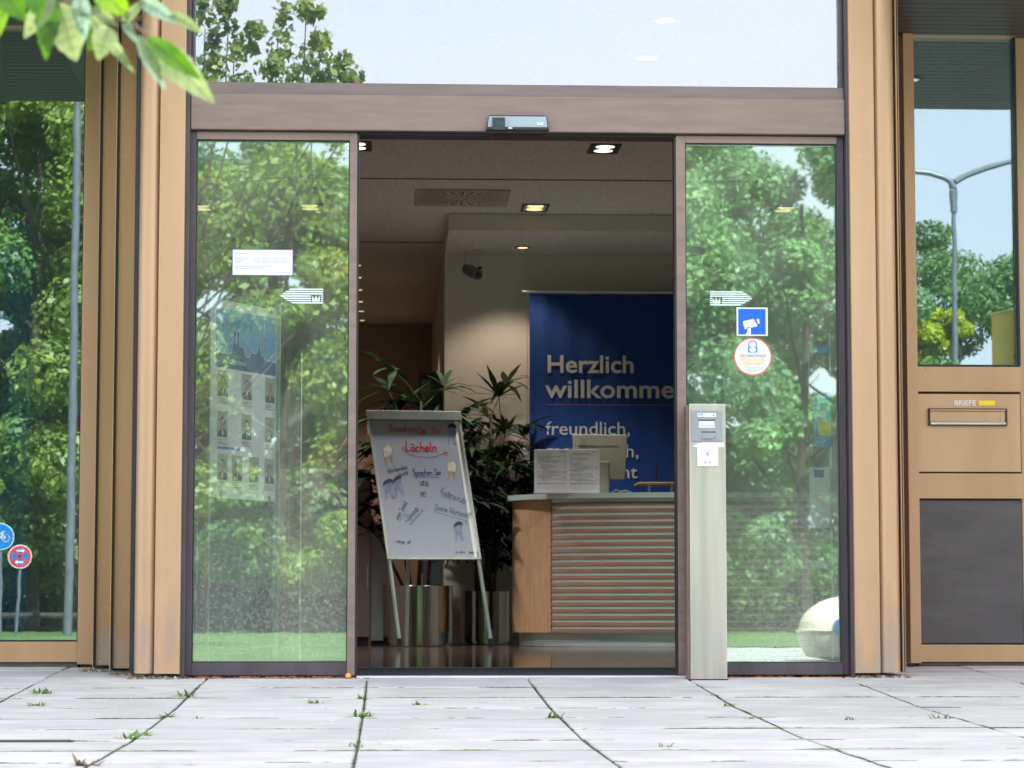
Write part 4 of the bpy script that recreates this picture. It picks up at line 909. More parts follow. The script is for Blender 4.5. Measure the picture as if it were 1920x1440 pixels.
# reception counter (convex front)
ECX, ECY, RX, RY = 2.42, 8.62, 1.50, .75
CT = empty('reception_counter', (ECX, ECY, 0), 'curved reception counter with beech side and horizontal wood and metal slats', 'reception desk')
def ell(a, rx, ry): return (ECX + rx * math.cos(a), ECY + ry * math.sin(a))
def shell(a0, a1, rx, ry, z0, z1, th, n=24):
    mb = MB(); o_ = [ell(a0 + (a1 - a0) * i / n, rx, ry) for i in range(n + 1)]; i_ = [ell(a0 + (a1 - a0) * i / n, rx - th, ry - th) for i in range(n + 1)]
    for q, z in ((o_, z0), (o_, z1), (i_, z0), (i_, z1)): mb.v += [(x, y, z) for x, y in q]
    m_ = n + 1
    for i in range(n):
        mb.f += [(i, i + 1, m_ + i + 1, m_ + i), (2 * m_ + i + 1, 2 * m_ + i, 3 * m_ + i, 3 * m_ + i + 1), (m_ + i, m_ + i + 1, 3 * m_ + i + 1, 3 * m_ + i), (i + 1, i, 2 * m_ + i, 2 * m_ + i + 1)]
    mb.f += [(0, m_, 3 * m_, 2 * m_), (n, 2 * m_ + n, 3 * m_ + n, m_ + n)]; return mb
aL = math.pi; ztop = P(1100, 923, 7.9).z; zcp = P(1100, 933, 7.9).z; zplt = P(1100, 1187, 7.9).z
# find division angle
tgt = 1033; best = min((abs((lambda p_: (960 + FPX * ((Vector(p_) - CAM).dot(_r)) / (Vector(p_) - CAM).dot(_d)))((*ell(math.pi + t, RX, RY), .7)) - tgt), t) for t in [i * .01 for i in range(1, 150)])[1]
aD = math.pi + best; aR = math.pi + 2.2
shell(math.pi - .45, aD - .003, RX, RY, zplt, zcp - .002, .02, 18).build('side_panel', 'beech', CT, smooth=True)
shell(aD, aR, RX - .006, RY - .006, zplt, zcp - .002, .015, 30).build('metal_backing', 'brushed', CT, smooth=True)
ns = 20; pitch = (zcp - .004 - zplt) / ns
for i in range(ns):
    z0 = zplt + i * pitch; shell(aD, aR, RX + .002, RY + .002, z0 + .002, z0 + pitch * .56, .0065, 30).build('slat', 'beech_slat', CT, smooth=True)
Bx('seam', 'gasket', CT, *[ell(aD - .002, RX - .004, RY - .004)[0] + k for k in (-.002, .002)], ell(aD, RX, RY)[1] - .004, ell(aD, RX, RY)[1] + .01, zplt, zcp - .003)
shell(math.pi - .3, aR, RX - .05, RY - .05, .001, zplt - .002, .02, 30).build('plinth', 'brushed', CT, smooth=True)
mb = MB(); n = 34; o_ = [ell(math.pi - .55 + (aR - math.pi + .55) * i / n, RX + .045, RY + .045) for i in range(n + 1)]; i_ = [ell(math.pi - .55 + (aR - math.pi + .55) * i / n, RX - .38, RY - .32) for i in range(n + 1)]
shellmb = shell(math.pi - .55, aR, RX + .045, RY + .045, zcp, ztop, .38, 34); shellmb.build('worktop', 'brushed', CT, smooth=True)
# things on the counter
yk = 8.05
def cpx(px, py, Y): p_ = P(px, py, Y); return p_
a = cpx(1002, 922, yk); b = cpx(1124, 843, yk)
DS = empty('price_list_stand', ((a.x + b.x) / 2, yk, ztop), 'white upright stand with two printed price sheets on the counter', 'display stand')
Bx('board', 'white_plastic', DS, a.x, b.x, yk, yk + .008, ztop + .001, b.z, .001)
Bx('foot', 'white_plastic', DS, a.x, b.x, yk + .009, yk + .12, ztop + .001, ztop + .006)
W_ = b.x - a.x; H_ = b.z - ztop
for k in (0, 1):
    u0 = .02 + k * W_ / 2; u1 = u0 + W_ / 2 - .03; o_ = Bx('sheet', 'paper', DS, a.x + u0 - .008, a.x + u1 + .008, yk - .0015, yk - .0003, ztop + .03, b.z - .008); o_.data.materials[0] = MATS['sticker_white']
    pn = front(yk - .0018, a.x, ztop); mb = MB(); r_ = random.Random(k + 4); v = H_ - .03
    while v > .085:
        ln = r_.uniform(.35, .95); st = r_.choice((0, 0, .12, .2)); pn.rect(mb, u0 + (u1 - u0) * st, u0 + (u1 - u0) * max(ln, st + .2), v, v + .0022, 0)
        if r_.random() < .5: pn.rect(mb, u1 - .014, u1, v, v + .0022, 0)
        v -= r_.choice((.0085, .0085, .0085, .016))
    stuff(mb.build('print', 'ink_dark', DS, recalc=False))
    mb = MB(); pn.rect(mb, u0, u0 + .4 * (u1 - u0), .066, .071, 0); pn.rect(mb, u1 - .04, u1, H_ - .018, H_ - .014, 0); mb.build('blue_line', 'sticker_blue', DS, recalc=False)
    mb = MB(); pn.rect(mb, u0 + .4 * (u1 - u0), u1, .066, .071, 0); mb.build('red_line', 'sticker_red', DS, recalc=False)
Bx('divider', 'light_grey', DS, a.x + W_ / 2 - .003, a.x + W_ / 2 + .001, yk - .002, yk - .0003, ztop + .02, b.z - .004)
# monitor seen from the back
ym = 8.45
q = [P(1080, 897, ym - .05), P(1172, 900, ym - .02), P(1177, 815, ym + .03), P(1073, 814, ym)]
MN = empty('monitor', ((q[0].x + q[1].x) / 2, ym, ztop), 'beige computer monitor seen from behind, with slotted rear vents', 'monitor')
pm = Panel(q[0], q[1] - q[0], q[3] - q[0]); wd = (q[1] - q[0]).length; ht = (q[3] - q[0]).length
vs = [tuple(v) for v in q] + [tuple(Vector(v) + Vector((0, .05, 0))) for v in q]
MB().add(vs, [(0, 1, 2, 3), (7, 6, 5, 4), (0, 4, 5, 1), (1, 5, 6, 2), (2, 6, 7, 3), (3, 7, 4, 0)]).build('casing', 'beige_plastic', MN, .006)
for (v0, v1, nn) in ((ht * .80, ht * .93, 5), (ht * .28, ht * .72, 14)):
    for i in range(nn):
        v = v0 + (v1 - v0) * i / nn; pm.slab(MB(), wd * .15, wd * .88, v, v + (v1 - v0) / nn * .5, .0008, .0016).build('vent_slot', 'beige_slot', MN, recalc=False)
pm.slab(MB(), wd * .10, wd * .92, ht * .76, ht * .79, .001, .006).build('ridge', 'beige_plastic', MN)
a = P(1119, 920, ym - .25); b = P(1141, 868, ym - .25)
MB().prism_xz([(a.x, ztop), (b.x, ztop), (b.x - .004, b.z), (a.x + .003, b.z + .012)], ym - .30, ym - .14).build('monitor_foot', 'beige_plastic', MN, .004)
Bx('neck', 'beige_plastic', MN, a.x + .01, b.x + .02, ym - .14, ym - .05, ztop + .05, b.z + .02, .004)
# telephone cable heap
mb = MB(); r_ = random.Random(9); x = b.x; pts = [(x + .02, 8.15, ztop + .01), (x + .05, 8.14, ztop + .03), (x + .08, 8.15, ztop + .015), (x + .12, 8.15, ztop + .025), (x + .16, 8.15, ztop + .01)]
mb.tube(pts, .006, 6); cbh = mb.build('cable', 'beige_plastic', None); tag(cbh, 'beige cable lying on the counter beside the monitor foot', 'cable')
# glass top side table / raised shelf
a = P(1192, 917, 8.6); b = P(1290, 908, 8.6); RT = empty('raised_shelf', (a.x, 8.6, ztop), 'raised rounded shelf on short metal posts behind the counter', 'shelf')
Bx('shelf_board', 'beech', RT, a.x, b.x + .2, 8.4, 8.7, b.z - .012, b.z + .006, .004)
for px in (1217, 1259): c_ = P(px, 915, 8.55); MB().tube([(c_.x, 8.55, b.z - .10), (c_.x, 8.55, b.z - .013)], .012, 10).build('post', 'alu', RT, smooth=True)
a = P(1231, 903, 8.5); b2 = P(1231, 871, 8.5); ph = MB().tube([(a.x, 8.5, a.z), (b2.x, 8.5, b2.z)], .009, 8).build('pen_holder', 'black_plastic', None); tag(ph, 'slim black pen holder standing on the raised shelf', 'pen holder')

# flipchart -------------------------------------------------------------------
FL0 = PZ(750, 1212, .012); FL0 = Vector((FL0.x, 7.75, .012)); xfl = P(750, 1212, 7.75).x; xfr = P(922, 1212, 7.85).x
FL0 = Vector((xfl, 7.75, .012)); FR0 = Vector((xfr, 7.86, .012))
TL = P(689.5, 776, 8.12); TR = P(867, 779, 8.22)
def along(a, b, py):     # point on line a-b that projects to image row py
    lo, hi = 0.0, 1.0
    for _ in range(40):
        t = (lo + hi) / 2; p_ = a + (b - a) * t; y_ = 720 - FPX * (p_ - CAM).dot(_u) / (p_ - CAM).dot(_d)
        if y_ > py: lo = t
        else: hi = t
    return p_
BLc = along(FL0, Vector(TL), 1047); BRc = along(FR0, Vector(TR), 1047)
FC = empty('flipchart', ((FL0.x + FR0.x) / 2, 8.0, 0), 'tilted flipchart with squared paper, handwriting and drawn teeth', 'flipchart')
U_ = (BRc - BLc); V_ = (Vector(TL) - BLc); FW = U_.length; FH = V_.length
class Skew(Panel):
    def __init__(s, o, U, V): s.o = Vector(o); s.U = Vector(U).normalized(); s.V = Vector(V).normalized(); s.N = s.U.cross(s.V).normalized()
fp = Skew(BLc, U_, V_)
if fp.N.y > 0: fp.N = -fp.N
fp.slab(MB(), 0, FW, 0, FH, -.018, 0).build('board', 'white_plastic', FC)
fr = MB(); fp.slab(fr, -.004, .012, -.006, FH, -.02, .008); fp.slab(fr, FW - .012, FW + .004, -.006, FH, -.02, .008); fp.slab(fr, .0125, FW - .0125, -.008, .008, -.02, .009); fr.build('edge_rail', 'board_frame', FC)
fp.slab(MB(), .013, FW - .045, .010, FH - .03, .001, .003).build('paper_pad', 'paper', FC)
fp.slab(MB(), -.012, FW + .008, FH - .052, FH + .020, .004, .030).build('clamp_bar', 'clamp_grey', FC, .004)
mb = MB(); pw, phh = FW - .058, FH - .06; g = .0268; i = 1
while i * g < pw: fp.rect(mb, .013 + i * g, .0138 + i * g, .010, FH - .055, .0034); i += 1
i = 1
while i * g < FH - .07: fp.rect(mb, .013, FW - .045, .010 + i * g, .0108 + i * g, .0034); i += 1
stuff(mb.build('squared_ruling', 'grid_ink', FC, recalc=False))
# positions on the sheet measured from the crop (fractions of the board)
def uv(cx, cy):   # crop coords 1104 x 1440 (x 680-910, y 760-1060) -> board fractions
    px, py = 680 + cx * 230 / 1104, 760 + cy * 300 / 1440
    v_ = ray(px, py); nrm = fp.N; t = (fp.o - CAM).dot(nrm) / v_.dot(nrm); q_ = CAM + v_ * t - fp.o
    # solve in skew axes
    a11, a12, a22 = 1.0, fp.U.dot(fp.V), 1.0; b1, b2_ = q_.dot(fp.U), q_.dot(fp.V); det = a11 * a22 - a12 * a12
    return ((b1 * a22 - b2_ * a12) / det, (b2_ * a11 - b1 * a12) / det)
def hw(txt, cx, cy, size_px, m, wd=.0022, ang=0, track=1.0, mbx=None):
    u, v = uv(cx, cy); mb = MB(); handwrite(fp, mb, txt, u, v, size_px * (300 / 1440) * .0038, wd * 1.7, .0040, ang, track); mb.build('handwriting', m, FC, recalc=False)
def line(pts, m, wd=.0022, name='pen_line'):
    mb = MB(); fp.stroke(mb, [uv(*p_) for p_ in pts], wd * 1.5, .0041); mb.build(name, m, FC, recalc=False)
hw('Bewahren', 245, 238, 72, 'ink_red_thin', .0034, ang=-1, track=.93); hw('Sie', 500, 255, 68, 'ink_red_thin', .0034, track=.85); hw('Ihr', 628, 260, 66, 'ink_red_thin', .0034)
line([(508, 268), (578, 264)], 'ink_red_thin'); hw('Lächeln', 388, 412, 92, 'ink_red', .006, ang=-1, track=1.05)
line([(372, 402), (420, 440), (500, 462), (580, 472), (650, 462), (710, 440), (745, 420), (768, 428), (760, 452), (738, 452), (735, 432), (750, 425)], 'ink_red_thin', .0026); line([(372, 402), (352, 388), (362, 374), (378, 382), (368, 394)], 'ink_red_thin', .0022)
hw('hohe Ubernahme,', 230, 612, 44, 'ink_green', .0022, ang=13, track=.62); hw('bis zu 90%', 328, 636, 34, 'ink_green', .002, ang=9, track=.6)
hw('Sprechen Sie', 452, 632, 62, 'ink_purple', .0032, ang=1, track=.80); line([(458, 644), (688, 650)], 'ink_purple', .0028)
hw('uns', 516, 716, 66, 'ink_purple', .003, track=.9); line([(518, 722), (600, 726)], 'ink_purple', .0026); hw('an', 518, 808, 60, 'ink_purple', .003); line([(520, 820), (570, 822)], 'ink_purple', .0026)
hw('Kostenschutz', 692, 792, 70, 'ink_green', .0022, ang=-25, track=.66); line([(700, 812), (825, 858)], 'ink_green', .002)
hw('(keine Wartezeit!', 642, 935, 62, 'ink_green', .0022, ang=-15, track=.80); line([(642, 935), (650, 955), (720, 980), (800, 1005), (870, 1022), (935, 1040), (925, 1060), (940, 1080)], 'ink_green', .0022)
hw('unser Spezial', 318, 1035, 46, 'ink_green', .0022, ang=56, track=.80); line([(330, 1042), (382, 970)], 'ink_green', .0022)
hw('+ Zahnersatz', 402, 1062, 52, 'ink_green', .0024, ang=46, track=.66); line([(420, 1072), (540, 935)], 'ink_green', .0022); line([(430, 1080), (552, 940)], 'ink_green', .0022)
hw('* nach ges. Tarif', 290, 1236, 34, 'ink_green', .0022, ang=-3, track=.62)
u, v = uv(834, 1330); fp.text(MB(), 'art office', u, v, .020, .0042, bold=.0004).build('print', 'ink_dark', FC, recalc=False)
mb = MB(); u, v = uv(958, 1336)
for k in range(4): fp.rect(mb, u + k * .0095, u + k * .0095 + .007, v, v + .016, .0042)
stuff(mb.build('print', 'ink_dark', FC, recalc=False))
def tooth(cx, cy, w_, h_, ang, m1, m2, cream=False):
    mb1, mb2 = MB(), MB(); ca, sa = math.cos(R(ang)), math.sin(R(ang))
    def T(x, y): return uv(cx + (x * ca - y * sa) * w_, cy + (x * sa + y * ca) * h_)
    if cream:
        fp.poly(mb1, [T(*q_) for q_ in ((-.42, -.45), (-.1, -.55), (.25, -.52), (.45, -.3), (.4, .02), (.15, .05), (-.2, .05), (-.38, .0))], .0041)
        for a_ in ((-.38, .03, -.22, .55, -.05, .08), (.38, .03, .30, .6, .12, .06)): fp.poly(mb2, [T(a_[0], a_[1]), T(a_[2], a_[3]), T(a_[4], a_[5])], .0041)
        fp.stroke(mb2, [T(-.42, -.42), T(-.1, -.55), T(.25, -.52), T(.45, -.3), T(.4, 0)], .005, .0043)
    else:
        fp.poly(mb1, [T(*q_) for q_ in ((-.42, -.34), (.42, -.34), (.36, .02), (.46, .55), (.22, .5), (.05, .16), (-.12, .14), (-.22, .45), (-.38, .5), (-.34, .02))], .0041)
        fp.poly(mb2, [T(*q_) for q_ in ((-.44, -.30), (-.42, -.42), (-.2, -.52), (.1, -.54), (.3, -.48), (.45, -.42), (.44, -.28), (0, -.34))], .0044)
    mb1.build('drawn_tooth', m1, FC, recalc=False); mb2.build('drawn_crown', m2, FC, recalc=False)
tooth(802, 258, 88, 175, 0, 'tooth_blue', 'tooth_cap'); tooth(232, 760, 100, 180, -14, 'tooth_blue', 'tooth_cap'); tooth(318, 732, 100, 180, -20, 'tooth_blue', 'tooth_cap'); tooth(862, 1142, 92, 180, -8, 'tooth_blue', 'tooth_cap')
tooth(230, 448, 95, 170, -14, 'tooth_cream', 'tooth_root', True); tooth(800, 590, 92, 165, 4, 'tooth_cream', 'tooth_root', True)
dn = fp.V
for nm, a_, b_ in (('leg', BLc + fp.U * .014, FL0), ('leg', BRc - fp.U * .014, FR0)):
    MB().tube([a_ + dn * .05 + fp.N * -.012, b_], .0145, 10).build(nm, 'tube_grey', FC, smooth=True); dd = (Vector(b_) - Vector(a_)).normalized()
    MB().tube([Vector(b_) - dd * .05, Vector(b_) + dd * .004], .019, 10).build('rubber_foot', 'black_plastic', FC)
rt = P(767, 1040, 8.02); rf = P(762, 1212, 8.12); MB().tube([(rt.x, 8.03, rt.z + .2), (rf.x, 8.10, .005)], .0145, 10).build('leg', 'tube_grey', FC, smooth=True)

# steel planters and palms --------------------------------------------------------
def strip_leaflet(mb, base, direction, length, width, droop, n=4):
    d = Vector(direction).normalized(); side = d.cross(Vector((0, 0, 1)));
    side = side.normalized() if side.length > .1 else Vector((1, 0, 0)); p_ = Vector(base); k = len(mb.v)
    for i in range(n + 1):
        t = i / n; w_ = width * (.35 + 1.3 * t) if t < .4 else width * max(.03, (1.02 - t) / .6) * .95
        q_ = p_ + d * length * t + Vector((0, 0, -droop * length * t * t)); mb.v += [tuple(q_ - side * w_ / 2), tuple(q_ + side * w_ / 2)]
    mb.f += [(k + 2 * i, k + 2 * i + 1, k + 2 * i + 3, k + 2 * i + 2) for i in range(n)]
def fan(base, az, el, size, nl, parent, r_):
    mb = MB(); d = Vector((math.cos(az) * math.cos(el), math.sin(az) * math.cos(el), math.sin(el))); a_ = d.cross(Vector((0, 0, 1))).normalized(); up = a_.cross(d)
    pet = size * .75; tip = Vector(base) + d * pet * .9 + Vector((0, 0, pet * .12))
    mb.tube([base, Vector(base) + d * pet * .5 + Vector((0, 0, pet * .1)), tip], .0035, 5, cap=False)
    for k in range(nl):
        t = (k / (nl - 1) - .5) * R(190); dd = d * math.cos(t) + a_ * math.sin(t) + up * r_.uniform(-.12, .12)
        strip_leaflet(mb, tip, dd, size * r_.uniform(.85, 1.1) * (1 - .15 * abs(t)), size * .19, r_.uniform(.15, .6))
    return mb.build('frond', 'palm_leaf', parent, recalc=False)
def pot(cx, cy, r, h, label):
    e = empty('steel_planter', (cx, cy, 0), label, 'planter', 'round steel planters beside the counter')
    MB().lathe((cx, cy, 0), [(r * .94, .004), (r * .94, .02), (r, .021), (r, h - .003), (r - .003, h), (r - .01, h), (r - .012, h - .06)], 64).build('shell', 'steel_pot', e, smooth=True)
    MB().lathe((cx, cy, 0), [(.001, h - .03), (r * .5, h - .024), (r - .013, h - .035)], 24).build('soil', 'soil', e, smooth=True); return e
def palm(cx, cy, h0, stems, label, seed, sz):
    r_ = random.Random(seed); e = empty('potted_palm', (cx, cy, h0), label, 'potted palm', 'potted fan palms in the lobby')
    for (dx, dy, zt, lx, ly, fr_) in stems:
        b_ = Vector((cx + dx, cy + dy, h0 - .03)); t_ = Vector((cx + dx + lx, cy + dy + ly, zt))
        MB().tube([b_, (b_ + t_) / 2 + Vector((r_.uniform(-.02, .02), 0, 0)), t_], .014, 7, .009).build('stem', 'palm_stem', e, smooth=True)
        fr_ = int(fr_ * 1.35)
        for k in range(fr_):
            f_ = k / max(1, fr_ - 1); zz = b_ + (t_ - b_) * (.42 + .58 * f_); az = k * 2.4 + r_.uniform(-.4, .4)
            if cy < 9 and math.sin(az) < -.15: az = -az
            fan(zz, az, R(r_.uniform(5, 35) + 30 * f_ * (k == fr_ - 1)), sz * r_.uniform(.8, 1.15), r_.choice((8, 9, 10)), e, r_)
    return e
p1x = X(784, 8.65, 1150); p1r = (X(850, 8.62, 1150) - X(719, 8.62, 1150)) / 2; p1h = P(784, 1098, 8.45).z
pot(p1x, 8.65, p1r, p1h, 'larger brushed steel planter behind the flipchart legs'); 
p2x = X(910, 9.55, 1150); p2r = (X(957, 9.5, 1150) - X(863, 9.5, 1150)) / 2; p2h = P(909, 1108, 9.4).z
pot(p2x, 9.55, p2r, p2h, 'smaller steel planter between flipchart and counter')
zz = lambda py, Y: P(800, py, Y).z
palm(p1x, 8.65, p1h, [(.02, .05, zz(752, 8.65), .0, .03, 14), (-.06, .0, zz(780, 8.65), -.08, .06, 12), (.07, .02, zz(775, 8.65), .12, .04, 12), (-.1, .08, zz(950, 8.7), -.28, .15, 11), (0, .12, zz(850, 8.7), .06, .2, 9), (-.05, .1, zz(830, 8.7), -.2, .15, 9)], 'tall fan palm rising behind the flipchart', 3, .38)
palm(p2x, 9.55, p2h, [(.0, .0, zz(775, 9.55), .05, .05, 13), (-.07, .05, zz(840, 9.6), -.02, .05, 12), (.07, .0, zz(860, 9.6), .05, -.05, 12), (.0, -.08, zz(950, 9.6), .02, -.1, 13), (.03, .08, zz(800, 9.6), .10, .02, 12), (-.05, -.06, zz(1000, 9.5), -.05, -.1, 13), (.05, -.06, zz(1010, 9.5), .05, -.1, 12)], 'dense dark fan palm between flipchart and counter', 8, .33)
fk = MB().tube([(P(791, 1085, 8.5).x, 8.42, p1h - .03), (P(791, 1085, 8.5).x, 8.42, P(791, 1076, 8.42).z)], .006, 6).build('plant_stick', 'ink_red_thin', None); tag(fk, 'small red tipped feeding stick in the larger planter', 'plant stick')

# left interior cabinets, passage sign
cbx = MB().box(-1.0, X(694, 9.0, 1100), 9.0, 9.5, .06, P(690, 880, 9).z).build('low_cabinet', 'wall_brown', None, .003); tag(cbx, 'reddish brown cabinet beside the passage, left of the flipchart', 'cabinet')
cb = empty('cabinet_handle_dummy', (0, 0, 0), None, None); bpy.data.objects.remove(cb)
MB().tube([(X(690, 8.98, 1050), 8.985, P(690, 1060, 9).z), (X(690, 8.98, 1050), 8.985, P(690, 1105, 9).z)], .006, 8).build('handle', 'alu', cbx)
Bx('base', 'gasket', cbx, -1.0, X(693, 9.0, 1100) - .01, 9.03, 9.45, .001, .059)
lc = Bx('grey_cupboard', 'light_grey', None, X(695, 9.2, 1100), X(728, 9.2, 1100), 9.2, 9.7, .03, P(700, 985, 9.2).z, .003); tag(lc, 'pale grey cupboard behind the flipchart, left of the planter', 'cupboard')
Bx('base', 'gasket', lc, X(696, 9.2, 1100), X(727, 9.2, 1100), 9.22, 9.68, .001, .029)
a = P(790, 735, 10.4); b = P(808, 712, 10.4); ps = empty('passage_sign', (a.x, 10.4, a.z), 'small pale wall sign with a round pictogram in the passage', 'sign')
# sign hangs on a dark pier
pier = struct(Bx('passage_pier', 'wall_dark', None, P(785, 700, 10.45).x, XC - .004, 10.45, 10.7, 0, P(790, 698, 10.45).z), 'dark pier beside the passage opening')
Bx('plate', 'beige_plastic', ps, a.x, b.x, 10.43, 10.449, a.z - .06, b.z); pn = front(10.429); mb = MB(); pn.stroke(mb, arc((a.x + b.x) / 2, b.z - .035, .018, .018, 0, 360, 14), .003, 0); pn.stroke(mb, [((a.x + b.x) / 2 - .012, b.z - .028), ((a.x + b.x) / 2 + .012, b.z - .042)], .003, 0); mb.build('pictogram', 'ink_dark', ps, recalc=False)

# poster on acrylic stand behind left door ----------------------------------------
yA, yB_ = .30, .80
A0 = P(393, 935, yA); B0 = P(516, 938, yB_); A1 = P(398, 557, yA); B1 = P(517, 583, yB_)
zb_ = (A0.z + B0.z) / 2; zt_ = (A1.z + B1.z) / 2
Um = Vector((B0.x - A0.x, yB_ - yA, 0)); PWd = Um.length; PH = zt_ - zb_
TP = empty('staff_poster', (A0.x, yA, zb_), 'staff poster with blue skyline header and ten portraits behind left door', 'poster')
pp = Panel((A0.x, yA, zb_), Um, (0, 0, 1))
pp.slab(MB(), 0, PWd, 0, PH, -.004, 0).build('backing', 'poster_paper', TP)
hb = PH * .655; ht_ = PH * .955; l0_, l1_ = PWd * .07, PWd * .985
pp.slab(MB(), l0_, l1_, hb, ht_, .0005, .0015).build('header_sky', 'poster_sky', TP)
# skyline
def hx(cx): return l0_ + (l1_ - l0_) * (cx - 148) / (728 - 148)
def hy(cy, cx): # crop y -> v, header top line slopes 720..825, bottom 1235..1340
    t = (cx - 148) / 580.; top = 722 + 105 * t; bot = 1238 + 105 * t; return ht_ - (ht_ - hb) * (cy - top) / (bot - top)
sk = [(148, 1108), (290, 1132), (300, 1060), (308, 1040), (308, 940), (320, 922), (334, 940), (334, 1040), (344, 1040), (344, 940), (356, 922), (368, 940), (368, 1060), (410, 1080), (425, 1160), (470, 1162), (495, 1105), (505, 1130), (530, 1135), (548, 1110), (562, 1005), (585, 1150), (602, 1160), (604, 1050), (598, 1000), (606, 985), (610, 840), (613, 985), (620, 1000), (612, 1050), (612, 1190), (728, 1220)]
uvs = [(hx(a), hy(b, a)) for a, b in sk]; mb = MB()
for (a_, b_) in zip(uvs, uvs[1:]):
    if b_[0] - a_[0] > 1e-4: pp.poly(mb, [(a_[0], hb + .001), (b_[0], hb + .001), b_, a_], .0018)
mb.build('skyline', 'poster_navy', TP, recalc=False); mb = MB(); pp.stroke(mb, uvs, .004, .0021); mb.build('skyline_outline', 'sticker_white', TP, recalc=False)
pp.text(MB(), 'Wir sind für Sie da', hx(200), hy(885, 250) - .0, .046, .0022, width=(l1_ - l0_) * .50).build('lettering', 'poster_navy', TP, recalc=False)
pp.text(MB(), 'Ihr Geschäftsstellenteam', hx(190), hy(1205, 220), .034, .0022, width=(l1_ - l0_) * .42).build('lettering', 'sticker_white', TP, recalc=False)
cu0 = hb - .01
def portrait(u, v, w_, h_, seed):
    r_ = random.Random(seed); c_ = MB(); pp.slab(c_, u, u + w_, v, v + h_, .001, .002); c_ = c_.build('portrait_card', 'sticker_white', TP)
    mb = MB(); pp.rect(mb, u + .002, u + w_ - .002, v + h_ * .22, v + h_ - .004, .0023); mb.build('photo_ground', 'card_bg', c_, recalc=False)
    mb = MB(); pp.rect(mb, u, u + w_, v + h_ - .004, v + h_, .0025); pp.rect(mb, u, u + w_, v, v + .003, .0025); mb.build('red_edge', 'sticker_red', c_, recalc=False)
    mb = MB(); m_ = u + w_ / 2; b_ = v + h_ * .22
    pp.poly(mb, [(u + .003, b_), (u + w_ - .003, b_), (u + w_ - .005, b_ + h_ * .16), (m_ + w_ * .14, b_ + h_ * .26), (m_ - w_ * .14, b_ + h_ * .26), (u + .005, b_ + h_ * .16)], .0026); mb.build('suit', 'suit', c_, recalc=False)
    mb = MB(); pp.poly(mb, [(m_ - w_ * .08, b_ + h_ * .25), (m_, b_ + .002), (m_ + w_ * .08, b_ + h_ * .25)], .0028); mb.build('shirt', 'sticker_white', c_, recalc=False)
    mb = MB(); pp.disc(mb, m_, b_ + h_ * .46, w_ * .26, h_ * .155, .0027, 14); mb.build('hair', 'hair' if seed % 3 else 'tooth_root', c_, recalc=False)
    mb = MB(); pp.disc(mb, m_, b_ + h_ * .41, w_ * .20, h_ * .14, .0029, 14); pp.rect(mb, m_ - w_ * .09, m_ + w_ * .09, b_ + h_ * .22, b_ + h_ * .32, .00285); mb.build('face', 'skin', c_, recalc=False)
    mb = MB(); pp.rect(mb, u + .006, u + w_ * .7, v + h_ * .12, v + h_ * .135, .0025); pp.rect(mb, u + .006, u + w_ * .55, v + h_ * .07, v + h_ * .085, .0025); mb.build('caption', 'ink_dark', c_, recalc=False)
pw_ = PWd * .155; ph_ = PH * .165; sd0 = 0
for (vr, us) in ((PH * .475, (.095, .46, .82)), (PH * .27, (.095, .46, .82)), (PH * .055, (.10, .32, .58, .82))):
    for u_ in us: sd0 += 1; portrait(PWd * u_, vr, pw_, ph_, sd0)
mb = MB(); pp.rect(mb, PWd * .1, PWd * .45, PH * .245, PH * .258, .0016); mb.build('blue_band', 'sticker_blue', TP, recalc=False)
for u_ in (.13, .88):
    for v_ in (-.02, PH - .02): pp.slab(MB(), PWd * u_, PWd * u_ + .014, v_, v_ + .045, .002, .008).build('clip', 'alu', TP)
# acrylic holder sheets
AC = empty('acrylic_display_screen', (A0.x, yA - .05, 0), 'clear acrylic screen with bright edges carrying the staff poster', 'display screen')
def sheet(pxa, pya, pxb, ya, yb, ztop_py, zb=.02, edges=(1, 1)):
    a_ = P(pxa, pya, ya); b_ = P(pxb, pya, yb); zt = P(pxa, ztop_py, ya).z; pn_ = Panel((a_.x, ya, zb), (b_.x - a_.x, yb - ya, 0), (0, 0, 1)); L = Vector((b_.x - a_.x, yb - ya, 0)).length
    pn_.slab(MB(), .004, L - .004, 0, zt - zb, -.003, .003).build('sheet', 'acrylic', AC)
    if edges[0]: pn_.slab(MB(), -.001, .003, 0, zt - zb, -.004, .004).build('sheet_edge', 'acrylic_edge', AC)
    if edges[1]: pn_.slab(MB(), L - .003, L + .001, 0, zt - zb, -.004, .004).build('sheet_edge', 'acrylic_edge', AC)
sheet(392, 1000, 522, yA + .03, yB_ + .03, 545); sheet(370, 1000, 385, yA - .06, yA + .1, 990)
AC2 = AC; AC = empty('acrylic_display_screen', (P(541, 1000, 1.2).x, 1.2, 0), 'empty clear acrylic screen with two bright edges behind left door', 'display screen')
sheet(541.5, 1000, 563.5, 1.2, .7, 700, .02, (1, 0)); a_ = P(563.5, 1000, .7); Bx('sheet_edge', 'acrylic_edge', AC, a_.x - .002, a_.x + .0025, .696, .704, .02, P(563, 662, .7).z)
